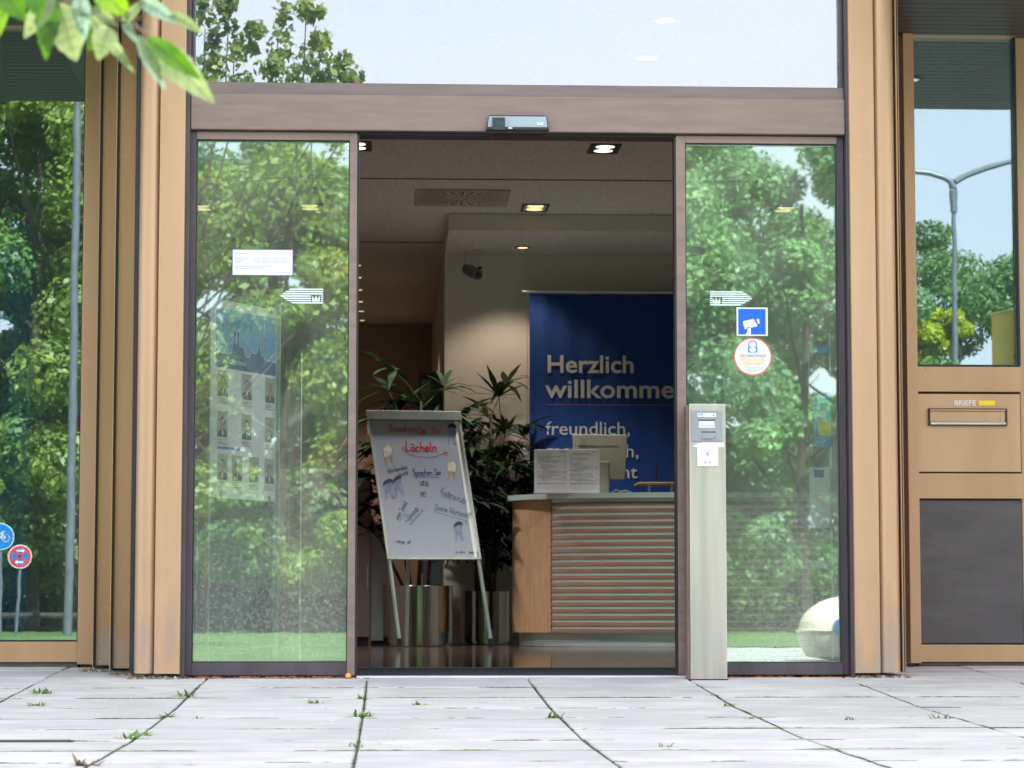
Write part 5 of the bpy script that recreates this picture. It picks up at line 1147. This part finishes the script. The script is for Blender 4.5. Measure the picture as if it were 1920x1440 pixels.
# leaflet rack behind the right door
y_ = .6
LR = empty('leaflet_rack', (P(1560, 1000, y_).x, y_, 0), 'clear leaflet rack with brochures behind the right door edge', 'leaflet rack')
def rb(name, m, px0, px1, py0, py1, Y, th=.004, par=None): a_ = P(px0, py1, Y); b_ = P(px1, py0, Y); return Bx(name, m, par or LR, a_.x, b_.x, Y, Y + th, a_.z, b_.z)
rb('rack_edge', 'acrylic_edge', 1560, 1563, 625, 1236, y_); rb('rack_sheet', 'acrylic', 1517, 1559, 640, 1236, y_ + .01); rb('rack_edge', 'acrylic_edge', 1516, 1517.5, 640, 740, y_ + .012)
def brochure(px0, px1, py0, py1, Y, m, label):
    a_ = P(px0, py1, Y); b_ = P(px1, py0, Y); o_ = Bx('brochure', m, None, a_.x, b_.x, Y, Y + .006, a_.z, b_.z); tag(o_, label, 'brochure', 'brochures in the leaflet rack'); return o_, a_, b_
o_, a_, b_ = brochure(1527, 1558, 738, 838, y_ - .012, 'poster_sky', 'blue and yellow brochure in the middle of the clear leaflet rack')
Bx('yellow_block', 'ink_yellow', o_, a_.x + .018, b_.x - .002, y_ - .0135, y_ - .0122, a_.z + .05, a_.z + .115); Bx('pale_block', 'sticker_white', o_, a_.x + .02, a_.x + .05, y_ - .0135, y_ - .0122, a_.z + .13, a_.z + .16)
o_, a_, b_ = brochure(1519, 1556, 876, 990, y_ - .012, 'sticker_white', 'tall white leaflet with small picture in the lower leaflet rack')
Bx('picture', 'poster_navy', o_, a_.x + .02, a_.x + .062, y_ - .0135, y_ - .0122, b_.z - .045, b_.z - .012); Bx('red_line', 'sticker_red', o_, a_.x + .02, b_.x - .006, y_ - .0135, y_ - .0122, b_.z - .125, b_.z - .121)
o_, a_, b_ = brochure(1524, 1554, 648, 662, y_ - .012, 'poster_sky', 'small blue picture card at the top of the leaflet rack')
rb('rack_shelf', 'light_grey', 1523, 1562, 1052, 1068, y_ - .02, .03)

# ================================================================== WEEDS, GRIT
def weed(px, py, size, m='weed_green', seed=0, nb=26, flat=.5, label=None, spread=1.0):
    size *= 1.25; nb = int(nb * 1.3)
    c_ = G(px, py); r_ = random.Random(seed + int(px)); mb = MB(); g0 = gz(c_.y)
    for k in range(nb):
        az = r_.uniform(0, 6.283); el = r_.uniform(.15, 1.2); L = size * r_.uniform(.4, 1); d = Vector((math.cos(az) * math.cos(el), math.sin(az) * math.cos(el) * .6, math.sin(el) * flat + .1))
        b_ = Vector((c_.x + r_.uniform(-.5, .5) * size * spread, c_.y + r_.uniform(-.15, .15) * size, g0 - .004)); strip_leaflet(mb, b_, d, L, L * r_.uniform(.14, .3), .3, 3)
    o_ = mb.build('weed_tuft', m, None, recalc=False)
    return tag(o_, label, 'weed', 'weeds in the paving joints')
big = [(345, 1306, .050, 'bright green weed at the slab corner below the left door corner'), (78, 1301, .050, 'leafy weed lying along the joint near the left picture edge'), (68, 1323, .040, 'low weed mat in the second joint at far left'),
       (313, 1345, .040, 'green weed clump on the long slanting joint left of centre'), (262, 1381, .040, 'weed clump low on the slanting left joint, above the brown sprig'), (240, 1387, .045, 'wide weed clump on the lower left slanting joint'),
       (678, 1344, .050, 'largest star shaped weed on the joint below the left side of the opening'), (680, 1311, .036, 'small weed on the joint just below the open doorway'), (666, 1400, .034, 'yellowish weed on the joint near the lower picture edge'),
       (783, 1322, .036, 'dark green tuft in the cross joint before the doorway'), (1040, 1346, .038, 'weed at the joint crossing right of the doorway centre'), (1365, 1324, .030, 'mossy weed where joints meet below the card reader post'),
       (1408, 1348, .030, 'small weed on the slanting joint right of the post'), (1762, 1347, .046, 'bright weed on the slanting joint below the letter box bay'), (1592, 1350, .030, 'small dark weed in the joint below the right door corner'),
       (1245, 1401, .028, 'small weed alone on the slab right of centre'), (1338, 1305, .024, 'tiny weed on the joint beside the post foot'), (590, 1319, .040, 'low weed in the cross joint below the left door'), (375, 1348, .030, 'small weed in the joint left of centre'), (160, 1436, .05, 'reddish brown sprig at the lower left end of the joint')]
for i, (px, py, sz, lb) in enumerate(big): weed(px, py, sz, 'weed_brown' if 'brown' in lb and 'above' not in lb else 'weed_green', i * 13, 30 if sz > .035 else 18, .5, lb)
mb = MB(); mb2 = MB(); r_ = random.Random(77)
def mini(mbx, x, y, s_):
    for k in range(7):
        az = r_.uniform(0, 6.28); d = Vector((math.cos(az), math.sin(az) * .6, r_.uniform(.2, .8))); strip_leaflet(mbx, (x + r_.uniform(-1, 1) * s_ * .8, y + r_.uniform(-.2, .2) * s_, gz(y) - .003), d, s_ * r_.uniform(.5, 1), s_ * .25, .3, 2)
for i in range(420):
    y = r_.choice(rows[4:-1]) + r_.uniform(-.004, .004); x = r_.uniform(-1.3, 2.2)
    if noise.noise(Vector((x * 2.2, y * 5, 0))) < .02: continue
    mini(mb if r_.random() < .55 else mb2, x, y, r_.uniform(.005, .015))
for i in range(900):
    x = r_.choice(colx) + r_.uniform(-.004, .004); y = r_.uniform(-4.6, -.5)
    if noise.noise(Vector((x * 3, y * 2.6, 2))) < -.05: continue
    mini(mb if r_.random() < .5 else mb2, x, y, r_.uniform(.005, .016))
stuff(mb.build('moss', 'weed_green', None, recalc=False), 'green moss and seedlings in the slab joints'); stuff(mb2.build('dry_moss', 'weed_brown', None, recalc=False), 'brown dried moss in the slab joints')
mb = MB()
for i in range(520):
    y = -.1 - abs(r_.gauss(0, 1.5)); x = r_.uniform(-1.6, 2.8); s_ = r_.uniform(.001, .0035)
    if y < -4.5: continue
    z = gz(y) + s_ * .4; k = len(mb.v); mb.v += [(x - s_, y, z), (x + s_, y, z), (x, y - s_, z), (x, y + s_, z), (x, y, z + s_), (x, y, z - s_)]
    mb.f += [(k, k + 2, k + 4), (k + 2, k + 1, k + 4), (k + 1, k + 3, k + 4), (k + 3, k, k + 4)]
stuff(mb.build('grit', 'pebble', None, recalc=False), 'scattered pale grit on the paving')

# ================================================================== FOREGROUND BRANCH
BR = empty('tree_branch', tuple(P(120, 20, -7.25)), 'out of focus leafy branch hanging in at the top left corner', 'branch')
def bl_leaf(bpx, tpx, wpx, m, depth=-7.25, curl=.25, side=0, tilt=0.0, serr=.06, seed=0):
    r_ = random.Random(seed + int(bpx[0] * 3 + tpx[1])); a_ = P(*bpx, depth); b_ = P(*tpx, depth - .02 + tilt); ax = b_ - a_; L = ax.length; ax.normalize()
    n_ = Vector((0, -1, 0)); s_ = ax.cross(n_).normalized(); n_ = s_.cross(ax).normalized(); W2 = wpx * (3.45 / FPX) / 2; mb = MB(); N = 14
    for i in range(N + 1):
        t = i / N; prof = (math.sin(math.pi * t ** .85) ** .8) * (1 - .15 * t) if 0 < t < 1 else 0.02
        jag = 1 + serr * (1 if i % 2 else -1) * (t > .25); ce = a_ + ax * L * t + n_ * (-.02 * t * t)
        for k, f_ in enumerate((-1, -.5, 0, .5, 1)):
            w_ = f_ * W2 * prof * (jag if abs(f_) == 1 else 1); mb.v.append(tuple(ce + s_ * w_ + n_ * (abs(f_) * W2 * curl * prof + r_.uniform(-.0006, .0006))))
    for i in range(N):
        for k in range(4): q_ = i * 5 + k; mb.f.append((q_, q_ + 1, q_ + 6, q_ + 5))
    lf = mb.build('leaf', m, BR, recalc=False, smooth=True); rb_ = MB()
    rb_.tube([a_ + n_ * .0006, a_ + ax * L * .5 + n_ * (-.0044), a_ + ax * L * .96 + n_ * (-.018)], .0009, 5, .0003)
    for i_ in range(1, 6):
        for sg in (-1, 1):
            t = i_ / 6.5; w_ = W2 * .72 * math.sin(math.pi * (t + .1)); c0 = a_ + ax * L * t + n_ * (-.02 * t * t + .0004); rb_.tube([c0, c0 + ax * L * .10 + s_ * sg * w_ + n_ * (W2 * curl * .8)], .0004, 4, .0002)
    rb_.build('vein', 'leaf_pale', lf, recalc=False)
    return lf
for args in (((95, -20), (83, 102), 52, 'leaf_dark'), ((100, -10), (46, 60), 46, 'leaf_pale', -7.252), ((110, 5), (138, 103), 84, 'leaf_pale', -7.23), ((0, -30), (38, 26), 62, 'leaf_dark'), ((150, -10), (155, 62), 40, 'leaf_blue'),
             ((165, 25), (246, 127), 26, 'leaf_pale', -7.32), ((205, 52), (185, 96), 50, 'leaf_pale', -7.36), ((180, -30), (236, 22), 58, 'leaf_bright'), ((258, 66), (305, 158), 30, 'leaf_blue', -7.252), ((262, 70), (300, 140), 24, 'leaf_pale', -7.256),
             ((278, 72), (398, 186), 62, 'leaf_pale', -7.25), ((275, 70), (370, 140), 40, 'leaf_dark', -7.35), ((262, 0), (326, 34), 32, 'leaf_blue'), ((318, 24), (372, 52), 24, 'leaf_pale'), ((230, 45), (262, 2), 22, 'leaf_pale'), ((10, 10), (-8, 60), 26, 'leaf_bright'),
             ((175, 14), (206, 34), 26, 'leaf_pale'), ((232, 40), (246, 62), 18, 'leaf_blue'), ((60, -25), (70, 20), 44, 'leaf_dark', -7.33), ((195, 40), (168, 80), 36, 'leaf_bright', -7.3)):
    bl_leaf(*args)
def twig(pts, r, r2): MB().tube([P(x, y, -7.25) for x, y in pts], r, 7, r2).build('twig', 'twig', BR, smooth=True)
twig([(60, -60), (100, -8), (150, 15), (205, 30), (250, 46), (270, 62), (300, 78)], .0034, .0015); twig([(140, 10), (152, 40), (160, 62)], .0017, .001); twig([(235, 44), (262, 34), (288, 12)], .0014, .0009); twig([(165, -30), (180, 2), (192, 12)], .0026, .0018)

# ================================================================== WHAT THE GLASS MIRRORS: trees, lamps, signs across the lawn
def leaf_cloud(n, centers, radii, size, seed, flat=.75):
    g = np.random.default_rng(seed); ci = g.integers(0, len(centers), n); C_ = np.array(centers)[ci]; Rr = np.array(radii)[ci][:, None]
    d = g.normal(size=(n, 3)); d /= np.linalg.norm(d, axis=1)[:, None]; rad = g.uniform(.35, 1, (n, 1)) ** .5
    p = C_ + d * rad * Rr * np.array([1, 1, flat]); nr = d + g.normal(size=(n, 3)) * .55 + np.array([0, 0, .35]); nr /= np.linalg.norm(nr, axis=1)[:, None]
    t = np.cross(nr, g.normal(size=(n, 3))); t /= np.linalg.norm(t, axis=1)[:, None]; b = np.cross(nr, t); s_ = size * g.uniform(.45, 1.5, (n, 1))
    v = np.stack([p - t * s_ * .5, p + b * s_ * .32 - t * s_ * .05, p + t * s_ * .55, p - b * s_ * .32 - t * s_ * .05], 1).reshape(-1, 3)
    return v
def cloud_mesh(name, v, m):
    me = bpy.data.meshes.new(name); nf = len(v) // 4; me.vertices.add(len(v)); me.vertices.foreach_set('co', v.astype(np.float32).ravel())
    me.loops.add(nf * 4); me.loops.foreach_set('vertex_index', np.arange(nf * 4, dtype=np.int32)); me.polygons.add(nf); me.polygons.foreach_set('loop_start', np.arange(0, nf * 4, 4, dtype=np.int32)); me.polygons.foreach_set('loop_total', np.full(nf, 4, dtype=np.int32))
    me.update(); me.validate(); me.materials.append(MATS[m]); return me
def crown_mesh(name, m, h, rad, seed, n=46000, base=.8, lsz=.088):
    r_ = random.Random(seed); cs, rs_ = [], []
    for k in range(38):
        t = r_.random(); z = base + (h - base) * t; env = rad * math.sqrt(max(.05, 1 - (2 * t - .85) ** 2 * .8)) ; a_ = r_.uniform(0, 6.283); q = env * math.sqrt(r_.random())
        cs.append((q * math.cos(a_), q * math.sin(a_), z)); rs_.append(r_.uniform(.45, 1.0) * rad * .34)
    return cloud_mesh(name, leaf_cloud(n, cs, rs_, lsz, seed), m)
def limbs(h, seed, r0=.10):
    r_ = random.Random(seed); mb = MB(); mb.tube([(0, 0, -.1), (.05, 0, h * .3), (-.05, .05, h * .6), (0, 0, h * .85)], r0, 9, r0 * .25)
    for k in range(9):
        z = h * r_.uniform(.22, .7); a_ = r_.uniform(0, 6.28); L = h * r_.uniform(.18, .32); mb.tube([(0, 0, z), (math.cos(a_) * L * .5, math.sin(a_) * L * .5, z + L * .35), (math.cos(a_) * L, math.sin(a_) * L, z + L * .8)], r0 * .4, 6, r0 * .08)
    return mb
kinds = []
for (nm, m, h, rad, sd_) in (('crown', 'leaves_a', 7.6, 2.3, 1), ('crown', 'leaves_b', 7.2, 2.3, 2), ('crown', 'leaves_c', 7.8, 2.4, 3)):
    kinds.append((crown_mesh(nm, m, h, rad, sd_), limbs(h, sd_)))
kinds.append((crown_mesh('crown', 'leaves_deep', 7.4, 2.3, 4), limbs(7.4, 4)))
trunk_me = []
for i, (cm, lm) in enumerate(kinds):
    t_ = lm.build('trunk', 'bark', None, smooth=True); trunk_me.append(t_.data); bpy.data.objects.remove(t_)
def tree(k, x, y, sc, rz, label, zsc=1.0, shrub=False):
    e = empty('broadleaf_tree', (x, y, -.1), label, 'tree', 'trees across the lawn'); e.rotation_euler.z = rz; e.scale = (sc, sc, sc * zsc)
    c_ = bpy.data.objects.new('crown', kinds[k][0]); COL.objects.link(c_); c_.parent = e; t_ = bpy.data.objects.new('trunk', trunk_me[k]); COL.objects.link(t_); t_.parent = e; return e
TL_ = 'broadleaf tree in the park row across the lawn'
spots = [(-10.5, -29, 1.3, 1, 0), (-7.8, -30, 1.32, 0, 1), (-5.5, -28.5, 1.2, 1, 2), (-6.6, -31, 1.38, 0, 4), (-6.8, -25.5, .55, 1, 5), (-3.2, -30.5, 1.10, 0, 3), (-1.6, -28.8, 1.0, 1, 4), (.3, -30, 1.05, 0, .5), (2.6, -30, 1.0, 2, 1.5), (4.6, -29.5, 1.08, 2, 2.5), (6.4, -29, 1.0, 2, 3.5), (5.4, -33, 1.06, 2, 4.7), (7.7, -32, .98, 0, 4.1), (-2.2, -34, 1.1, 0, 1.7), (-7.5, -34.5, 1.15, 0, 2.7), (-4.8, -34, 1.1, 1, .7), (3.2, -34, 1.05, 2, 5.2)]
ORD = ['first', 'second', 'third', 'fourth', 'fifth', 'sixth', 'seventh', 'eighth', 'ninth', 'tenth', 'eleventh', 'twelfth', 'thirteenth', 'fourteenth', 'fifteenth', 'sixteenth', 'seventeenth', 'eighteenth']
TL_ = 'broadleaf tree from the left in the park row across the lawn'; spots.sort(); nt_ = 0
for (x, y, s_, k, rz) in spots: tree(k, x, y, s_, rz, ORD[nt_] + ' ' + TL_); nt_ += 1
for i in range(9):
    tree((0, 3, 0)[i % 3], 9.2 + i * 2.6, -56 + (i % 2) * 4, (1.28, 1.12, 1.35)[i % 3], i * 1.3, ORD[i] + ' distant tree from the left behind the double street lamp')
for i in range(6): tree((0, 1)[i % 2], -22 + i * 3.4, -48 - (i % 2) * 3, 1.3, i * 1.1, ORD[i] + ' tall tree from the left in the rear row of the park')
# undergrowth hedge to close the view between trunks
cs, rs_ = [], []
r_ = random.Random(21)
for i in range(230): cs.append((-16 + i * .12, -37 + r_.uniform(-.9, .9), r_.uniform(.2, 4.2) if i % 3 else r_.uniform(-.2, .8))); rs_.append(r_.uniform(.6, 1.0))
hg = bpy.data.objects.new('hedge', cloud_mesh('hedge', leaf_cloud(60000, cs, rs_, .15, 5), 'leaves_a')); COL.objects.link(hg); tag(hg, 'long dark hedge closing the park behind the tree trunks', 'hedge')
cs = [(9 + i * .5, -52 + r_.uniform(-.6, .6), r_.uniform(.6, 3.4)) for i in range(50)]; rs_ = [r_.uniform(.8, 1.3) for _ in cs]
hg = bpy.data.objects.new('hedge', cloud_mesh('hedge', leaf_cloud(30000, cs, rs_, .15, 6), 'leaves_deep')); COL.objects.link(hg); tag(hg, 'tall grey green hedge behind the yellow bush', 'hedge')
# lime yellow bush
def mir(px, py, Yv, Y0=YW): p_ = P(px, py, Yv); return Vector((p_.x, 2 * Y0 - p_.y, p_.z))
cs = []; rs_ = []
for (px, py, rp_) in ((1750, 590, 20), (1782, 600, 16), (1740, 630, 22), (1775, 625, 18), (1800, 622, 16), (1765, 650, 18), (1745, 675, 22), (1790, 655, 10), (1725, 615, 14), (1728, 690, 18)):
    q_ = mir(px, py, 46); cs.append((q_.x, q_.y + r_.uniform(-.4, .4), q_.z)); rs_.append(rp_ * .0022 * 5.3 * 1.25)
lb = empty('golden_bush', (cs[0][0], cs[0][1], -.1), 'bright yellow green shrub behind the double street lamp', 'shrub')
o_ = bpy.data.objects.new('foliage', cloud_mesh('foliage', leaf_cloud(9000, [(a - cs[0][0], b - cs[0][1], c_ + .1) for a, b, c_ in cs], rs_, .13, 9), 'leaves_lime')); COL.objects.link(o_); o_.parent = lb
x0_, y0_ = cs[0][0], cs[0][1]; mb = MB()
for c_ in cs: mb.tube([(x0_, y0_, -.1), ((x0_ + c_[0]) / 2, (y0_ + c_[1]) / 2, c_[2] * .45), c_], .05, 6, .02)
mb.build('trunk', 'bark', lb)
# double street lamp (mirrored in the right window)
Yv = 42; top = mir(1787, 330, Yv); fl = mir(1700, 320, Yv); frr = mir(1905, 300, Yv)
SL = empty('street_lamp', (top.x, top.y, -.1), 'tall grey street lamp with two arms, mirrored in the right window', 'street lamp')
MB().tube([(top.x, top.y, -.1), (top.x, top.y, top.z - .45)], .060, 12, .050).tube([(top.x, top.y, top.z - .75), (top.x, top.y, top.z - .3)], .078, 12).build('pole', 'lamp_pole', SL, smooth=True)
for q_ in (fl, frr):
    d_ = (q_ - top); d_.z = 0; dn_ = d_.normalized()
    MB().tube([(top.x, top.y, top.z - .26), (top.x + dn_.x * .05, top.y, top.z - .12), (top.x + dn_.x * .18, top.y, top.z - .03), tuple(top + (q_ - top) * .5), tuple(q_)], .075, 9, .05).build('arm', 'lamp_pole', SL, smooth=True)
    MB().prism_xz([(q_.x, q_.z - .06), (q_.x + dn_.x * .9, q_.z + .02), (q_.x + dn_.x * .85, q_.z + .14), (q_.x, q_.z + .08)], q_.y - .14, q_.y + .14).build('lamp_head', 'light_grey', SL, .02)
# lamp pole mirrored in the left window
a = mir(145, 180, 25); MB_ = MB().tube([(a.x - .02, a.y, -.1), (a.x - .0, a.y, 3), (a.x, a.y, 8.2)], .062, 12, .05); e = empty('lamp_post', (a.x, a.y, -.1), 'straight grey lamp post among the trees, mirrored in the left window', 'street lamp')
MB_.build('pole', 'lamp_pole', e, smooth=True); MB().prism_xz([(a.x, 8.2), (a.x - 1.1, 8.42), (a.x - 1.1, 8.5), (a.x, 8.32)], a.y - .12, a.y + .12).build('lamp_head', 'light_grey', e, .02)
# signs mirrored in the left window
def sign(cx, cy, rpx, Yv, label, kind):
    c_ = mir(cx, cy, Yv); k_ = (Yv - CAMY) / -CAMY; r_m = rpx * .0022 * k_
    e = empty('road_sign', (c_.x, c_.y, -.1), label, 'road sign'); yf = c_.y + .03
    bpt = mir(cx - 8 if kind == 'stop' else cx - 2, 1200, Yv)
    MB().tube([(bpt.x, c_.y, -.1), (c_.x, c_.y, c_.z - (0 if kind == 'bike' else r_m * .9))], .022, 10).build('post', 'lamp_pole', e, smooth=True)
    def dsc(r, y0, y1, m, nm): return MB().prism_xz([(c_.x + r * math.cos(2 * math.pi * k / 36), c_.z + r * math.sin(2 * math.pi * k / 36)) for k in range(36)], y0, y1).build(nm, m, e)
    pn = Panel((c_.x, yf + .0035, c_.z), (-1, 0, 0), (0, 0, 1))      # faces the building
    if kind == 'stop':
        dsc(r_m, yf - .006, yf, 'sticker_white', 'rim'); dsc(r_m * .93, yf + .0002, yf + .001, 'sign_red', 'ring'); dsc(r_m * .70, yf + .0012, yf + .002, 'sign_blue', 'field')
        mb = MB()
        for s_ in (-1, 1): pn.stroke(mb, [(-.62 * r_m, -.55 * r_m * s_), (.62 * r_m, .55 * r_m * s_)], r_m * .18, 0)
        mb.build('cross', 'sign_red', e, recalc=False); mb = MB()
        for v_, d_ in ((.48, -1), (-.48, 1)):
            pn.rect(mb, -.3 * r_m, .3 * r_m, (v_ - .06) * r_m, (v_ + .06) * r_m, .0005); pn.poly(mb, [(d_ * .2 * r_m, (v_ + .17) * r_m), (d_ * .42 * r_m, v_ * r_m), (d_ * .2 * r_m, (v_ - .17) * r_m)][::d_ * -1], .0007)
        mb.build('arrow', 'sticker_white', e, recalc=False)
    else:
        dsc(r_m, yf - .006, yf, 'sticker_white', 'rim'); dsc(r_m * .95, yf + .0002, yf + .001, 'sign_blue', 'field'); mb = MB(); w_ = r_m * .06
        for s_ in (-1, 1): pn.stroke(mb, arc(s_ * .40 * r_m, -.12 * r_m, .26 * r_m, .26 * r_m, 0, 360, 20), w_, 0)
        f_ = lambda *q: [(a * r_m, b * r_m) for a, b in q]
        for st in (f_((-.40, -.12), (-.15, .22), (.25, .22), (-.02, -.12), (-.40, -.12)), f_((-.02, -.12), (-.2, .32)), f_((.40, -.12), (.22, .38), (.36, .42)), f_((-.3, .33), (-.1, .33))): pn.stroke(mb, st, w_, 0)
        mb.build('bicycle_symbol', 'sticker_white', e, recalc=False)
sign(38, 1043, 22, 24, 'round red and blue no stopping sign with white arrows on a thin post', 'stop')
sign(2, 1006, 25, 23.6, 'round blue cycle path sign on a post at the far left', 'bike')
# yellow letter box (mirrored in the right window)
ya_ = 2 * YW - 3.2; xa = mir(1862, 650, 3.2).x; w_ = .30; zt_ = mir(1862, 592, 3.2).z
MBX = empty('letter_box', (xa + w_, ya_, gz(0)), 'yellow post letter box with conical lid, mirrored in the right window', 'letter box')
MB().lathe((xa + w_, ya_, 0), [(w_, .75), (w_, zt_), (w_ + .008, zt_ + .001), (w_ + .008, zt_ + .012), (.002, zt_ + .075)], 40).build('body', 'post_yellow', MBX, smooth=True)
MB().lathe((xa + w_, ya_, 0), [(w_ * .98, .751), (.001, .751)], 40).build('underside', 'post_yellow', MBX); MB().tube([(xa + w_, ya_, -.08), (xa + w_, ya_, .75)], .06, 14).build('post', 'lamp_pole', MBX, smooth=True)
q_ = mir(1893, 675, 3.0); q2_ = mir(1915, 667, 3.0); Bx('slot_label', 'ink_dark', MBX, q_.x, q2_.x + .1, ya_ + .27, ya_ + .31, q_.z, q2_.z)
# cream dome container with blue mark (mirrored in the right door)
c_ = mir(1590, 1183, 8.5, 0); k_ = (8.5 - CAMY) / -CAMY * .0022; r0 = 95 * k_; IG = empty('dome_container', (c_.x, c_.y, -.104), 'cream dome shaped container with a seam and blue mark, mirrored in the right door', 'container')
zc_ = c_.z; prof = [(r0 * .40, -.104 - 0)] + [(r0 * math.cos(t) , zc_ - r0 * .86 * math.sin(t)) for t in [x * .12 for x in range(8, 0, -1)] if zc_ - r0 * .86 * math.sin(t) > -.10]
MB().lathe((c_.x, c_.y, 0), prof + [(r0 * .995, zc_ - .008)], 40).build('lower_shell', 'cream_shell', IG, smooth=True)
MB().lathe((c_.x, c_.y, 0), [(r0 * 1.03, zc_ - .008), (r0 * 1.04, zc_), (r0 * 1.03, zc_ + .008), (r0 * .98, zc_ + .009)], 40).build('seam_flange', 'cream_shell', IG, smooth=True)
MB().lathe((c_.x, c_.y, 0), [(r0 * .985 * math.cos(t), zc_ + .010 + r0 * .66 * math.sin(t)) for t in [x * .157 for x in range(0, 10)]] + [(.001, zc_ + .01 + r0 * .66)], 40).build('upper_shell', 'cream_shell', IG, smooth=True)
q_ = mir(1578, 1176, 8.1, 0); MB().tube([(q_.x, c_.y + r0 * .9, q_.z), (q_.x + .01, c_.y + r0 * 1.02, q_.z)], .06, 20).build('blue_mark', 'sign_blue', IG)
# near tree at the edge of the forecourt: its twigs show in the pane above the door
NT = empty('young_tree', (-2.5, -13, -.104), 'leafy young tree at the edge of the forecourt, mirrored in the upper pane', 'tree')
cs, rs_ = [], []; r_ = random.Random(31)
for (px, py, rp_) in ((380, 60, 22), (400, 120, 22), (440, 80, 18), (470, 70, 14), (520, 40, 20), (540, 90, 24), (560, 130, 22), (500, 130, 18), (600, 70, 14), (590, 30, 10), (640, 120, 16), (665, 140, 12), (430, 10, 14), (385, 5, 20), (575, 5, 14), (610, 145, 20), (400, 150, 26), (450, 150, 18)):
    q_ = mir(px, py, 13, 0); cs.append((q_.x + 2.5, q_.y + 13 + r_.uniform(-.3, .3), q_.z + .104)); rs_.append(rp_ * .0022 * 2.2 * .95)
near = list(cs); cs2, rs2 = [], []
for c_, q_ in zip(cs, rs_):
    for k in range(5): cs2.append((c_[0] + r_.gauss(0, .8) * q_, c_[1] + r_.gauss(0, 1.5) * q_, c_[2] + r_.gauss(0, .9) * q_)); rs2.append(q_ * r_.uniform(.5, 1.1))
cs, rs_ = cs2, rs2
nk = len(cs)
lo_ = [(r_.uniform(352, 660), r_.uniform(165, 560), r_.uniform(14, 30)) for _ in range(46)]
for (px, py, rp_) in lo_:
    q_ = mir(px, py, 13, 0); cs.append((q_.x + 2.5, q_.y + 13 + r_.uniform(-.8, .8), q_.z + .104)); rs_.append(rp_ * .0022 * 2.2 * 1.2)
mid = cs[nk:]
for i in range(24): cs.append((r_.uniform(-1.8, .1), r_.uniform(-1.3, 1.3), r_.uniform(6.4, 8.6))); rs_.append(r_.uniform(.3, .6))
rs_ = [q_ * 1.25 for q_ in rs_]
o_ = bpy.data.objects.new('crown', cloud_mesh('crown', leaf_cloud(4600, cs, rs_, .072, 33, 1.2), 'leaves_near')); COL.objects.link(o_); o_.parent = NT
mb = MB(); B0_ = (-2.5, -13, -.1); mb.tube([B0_, (-2.55, -13, 2.0), (-2.6, -13, 4.6), (-2.9, -13, 7.5)], .10, 9, .04)
for c_ in near[::2] + mid[::5]:
    x1_, y1_, z1_ = c_[0] - 2.5, c_[1] - 13, c_[2] - .104
    mb.tube([(-2.55, -13, z1_ * .42), ((-2.55 + x1_) / 2 + .2, (-13 + y1_) / 2, z1_ * .62), (x1_ - .03, y1_, z1_ * .85), (x1_, y1_, z1_ + .1)], .016, 6, .005)
mb.build('trunk', 'bark', NT, smooth=True)
# low timber rail across the lawn, mirrored in the left window
a = mir(-60, 1168, 27); b = mir(160, 1164, 27); rl = empty('timber_rail', (a.x, a.y, -.1), 'low grey timber rail along the lawn edge, mirrored in the left window', 'railing')
MB().tube([(a.x - 6, a.y, .16), (b.x + .6, b.y, .16)], .045, 8).build('rail', 'bark', rl)
for i in range(6): MB().tube([(a.x - 5 + i * 1.6, a.y, -.1), (a.x - 5 + i * 1.6, a.y, .15)], .05, 8).build('post', 'bark', rl)
# the branch in the foreground belongs to a stem out of frame: carry its twig up and away
MB().tube([tuple(P(60, -60, -7.25)), (-.26, -7.25, 1.5), (-.24, -7.4, 4.0)], .0036, 7, .02).build('twig', 'twig', BR, smooth=True)
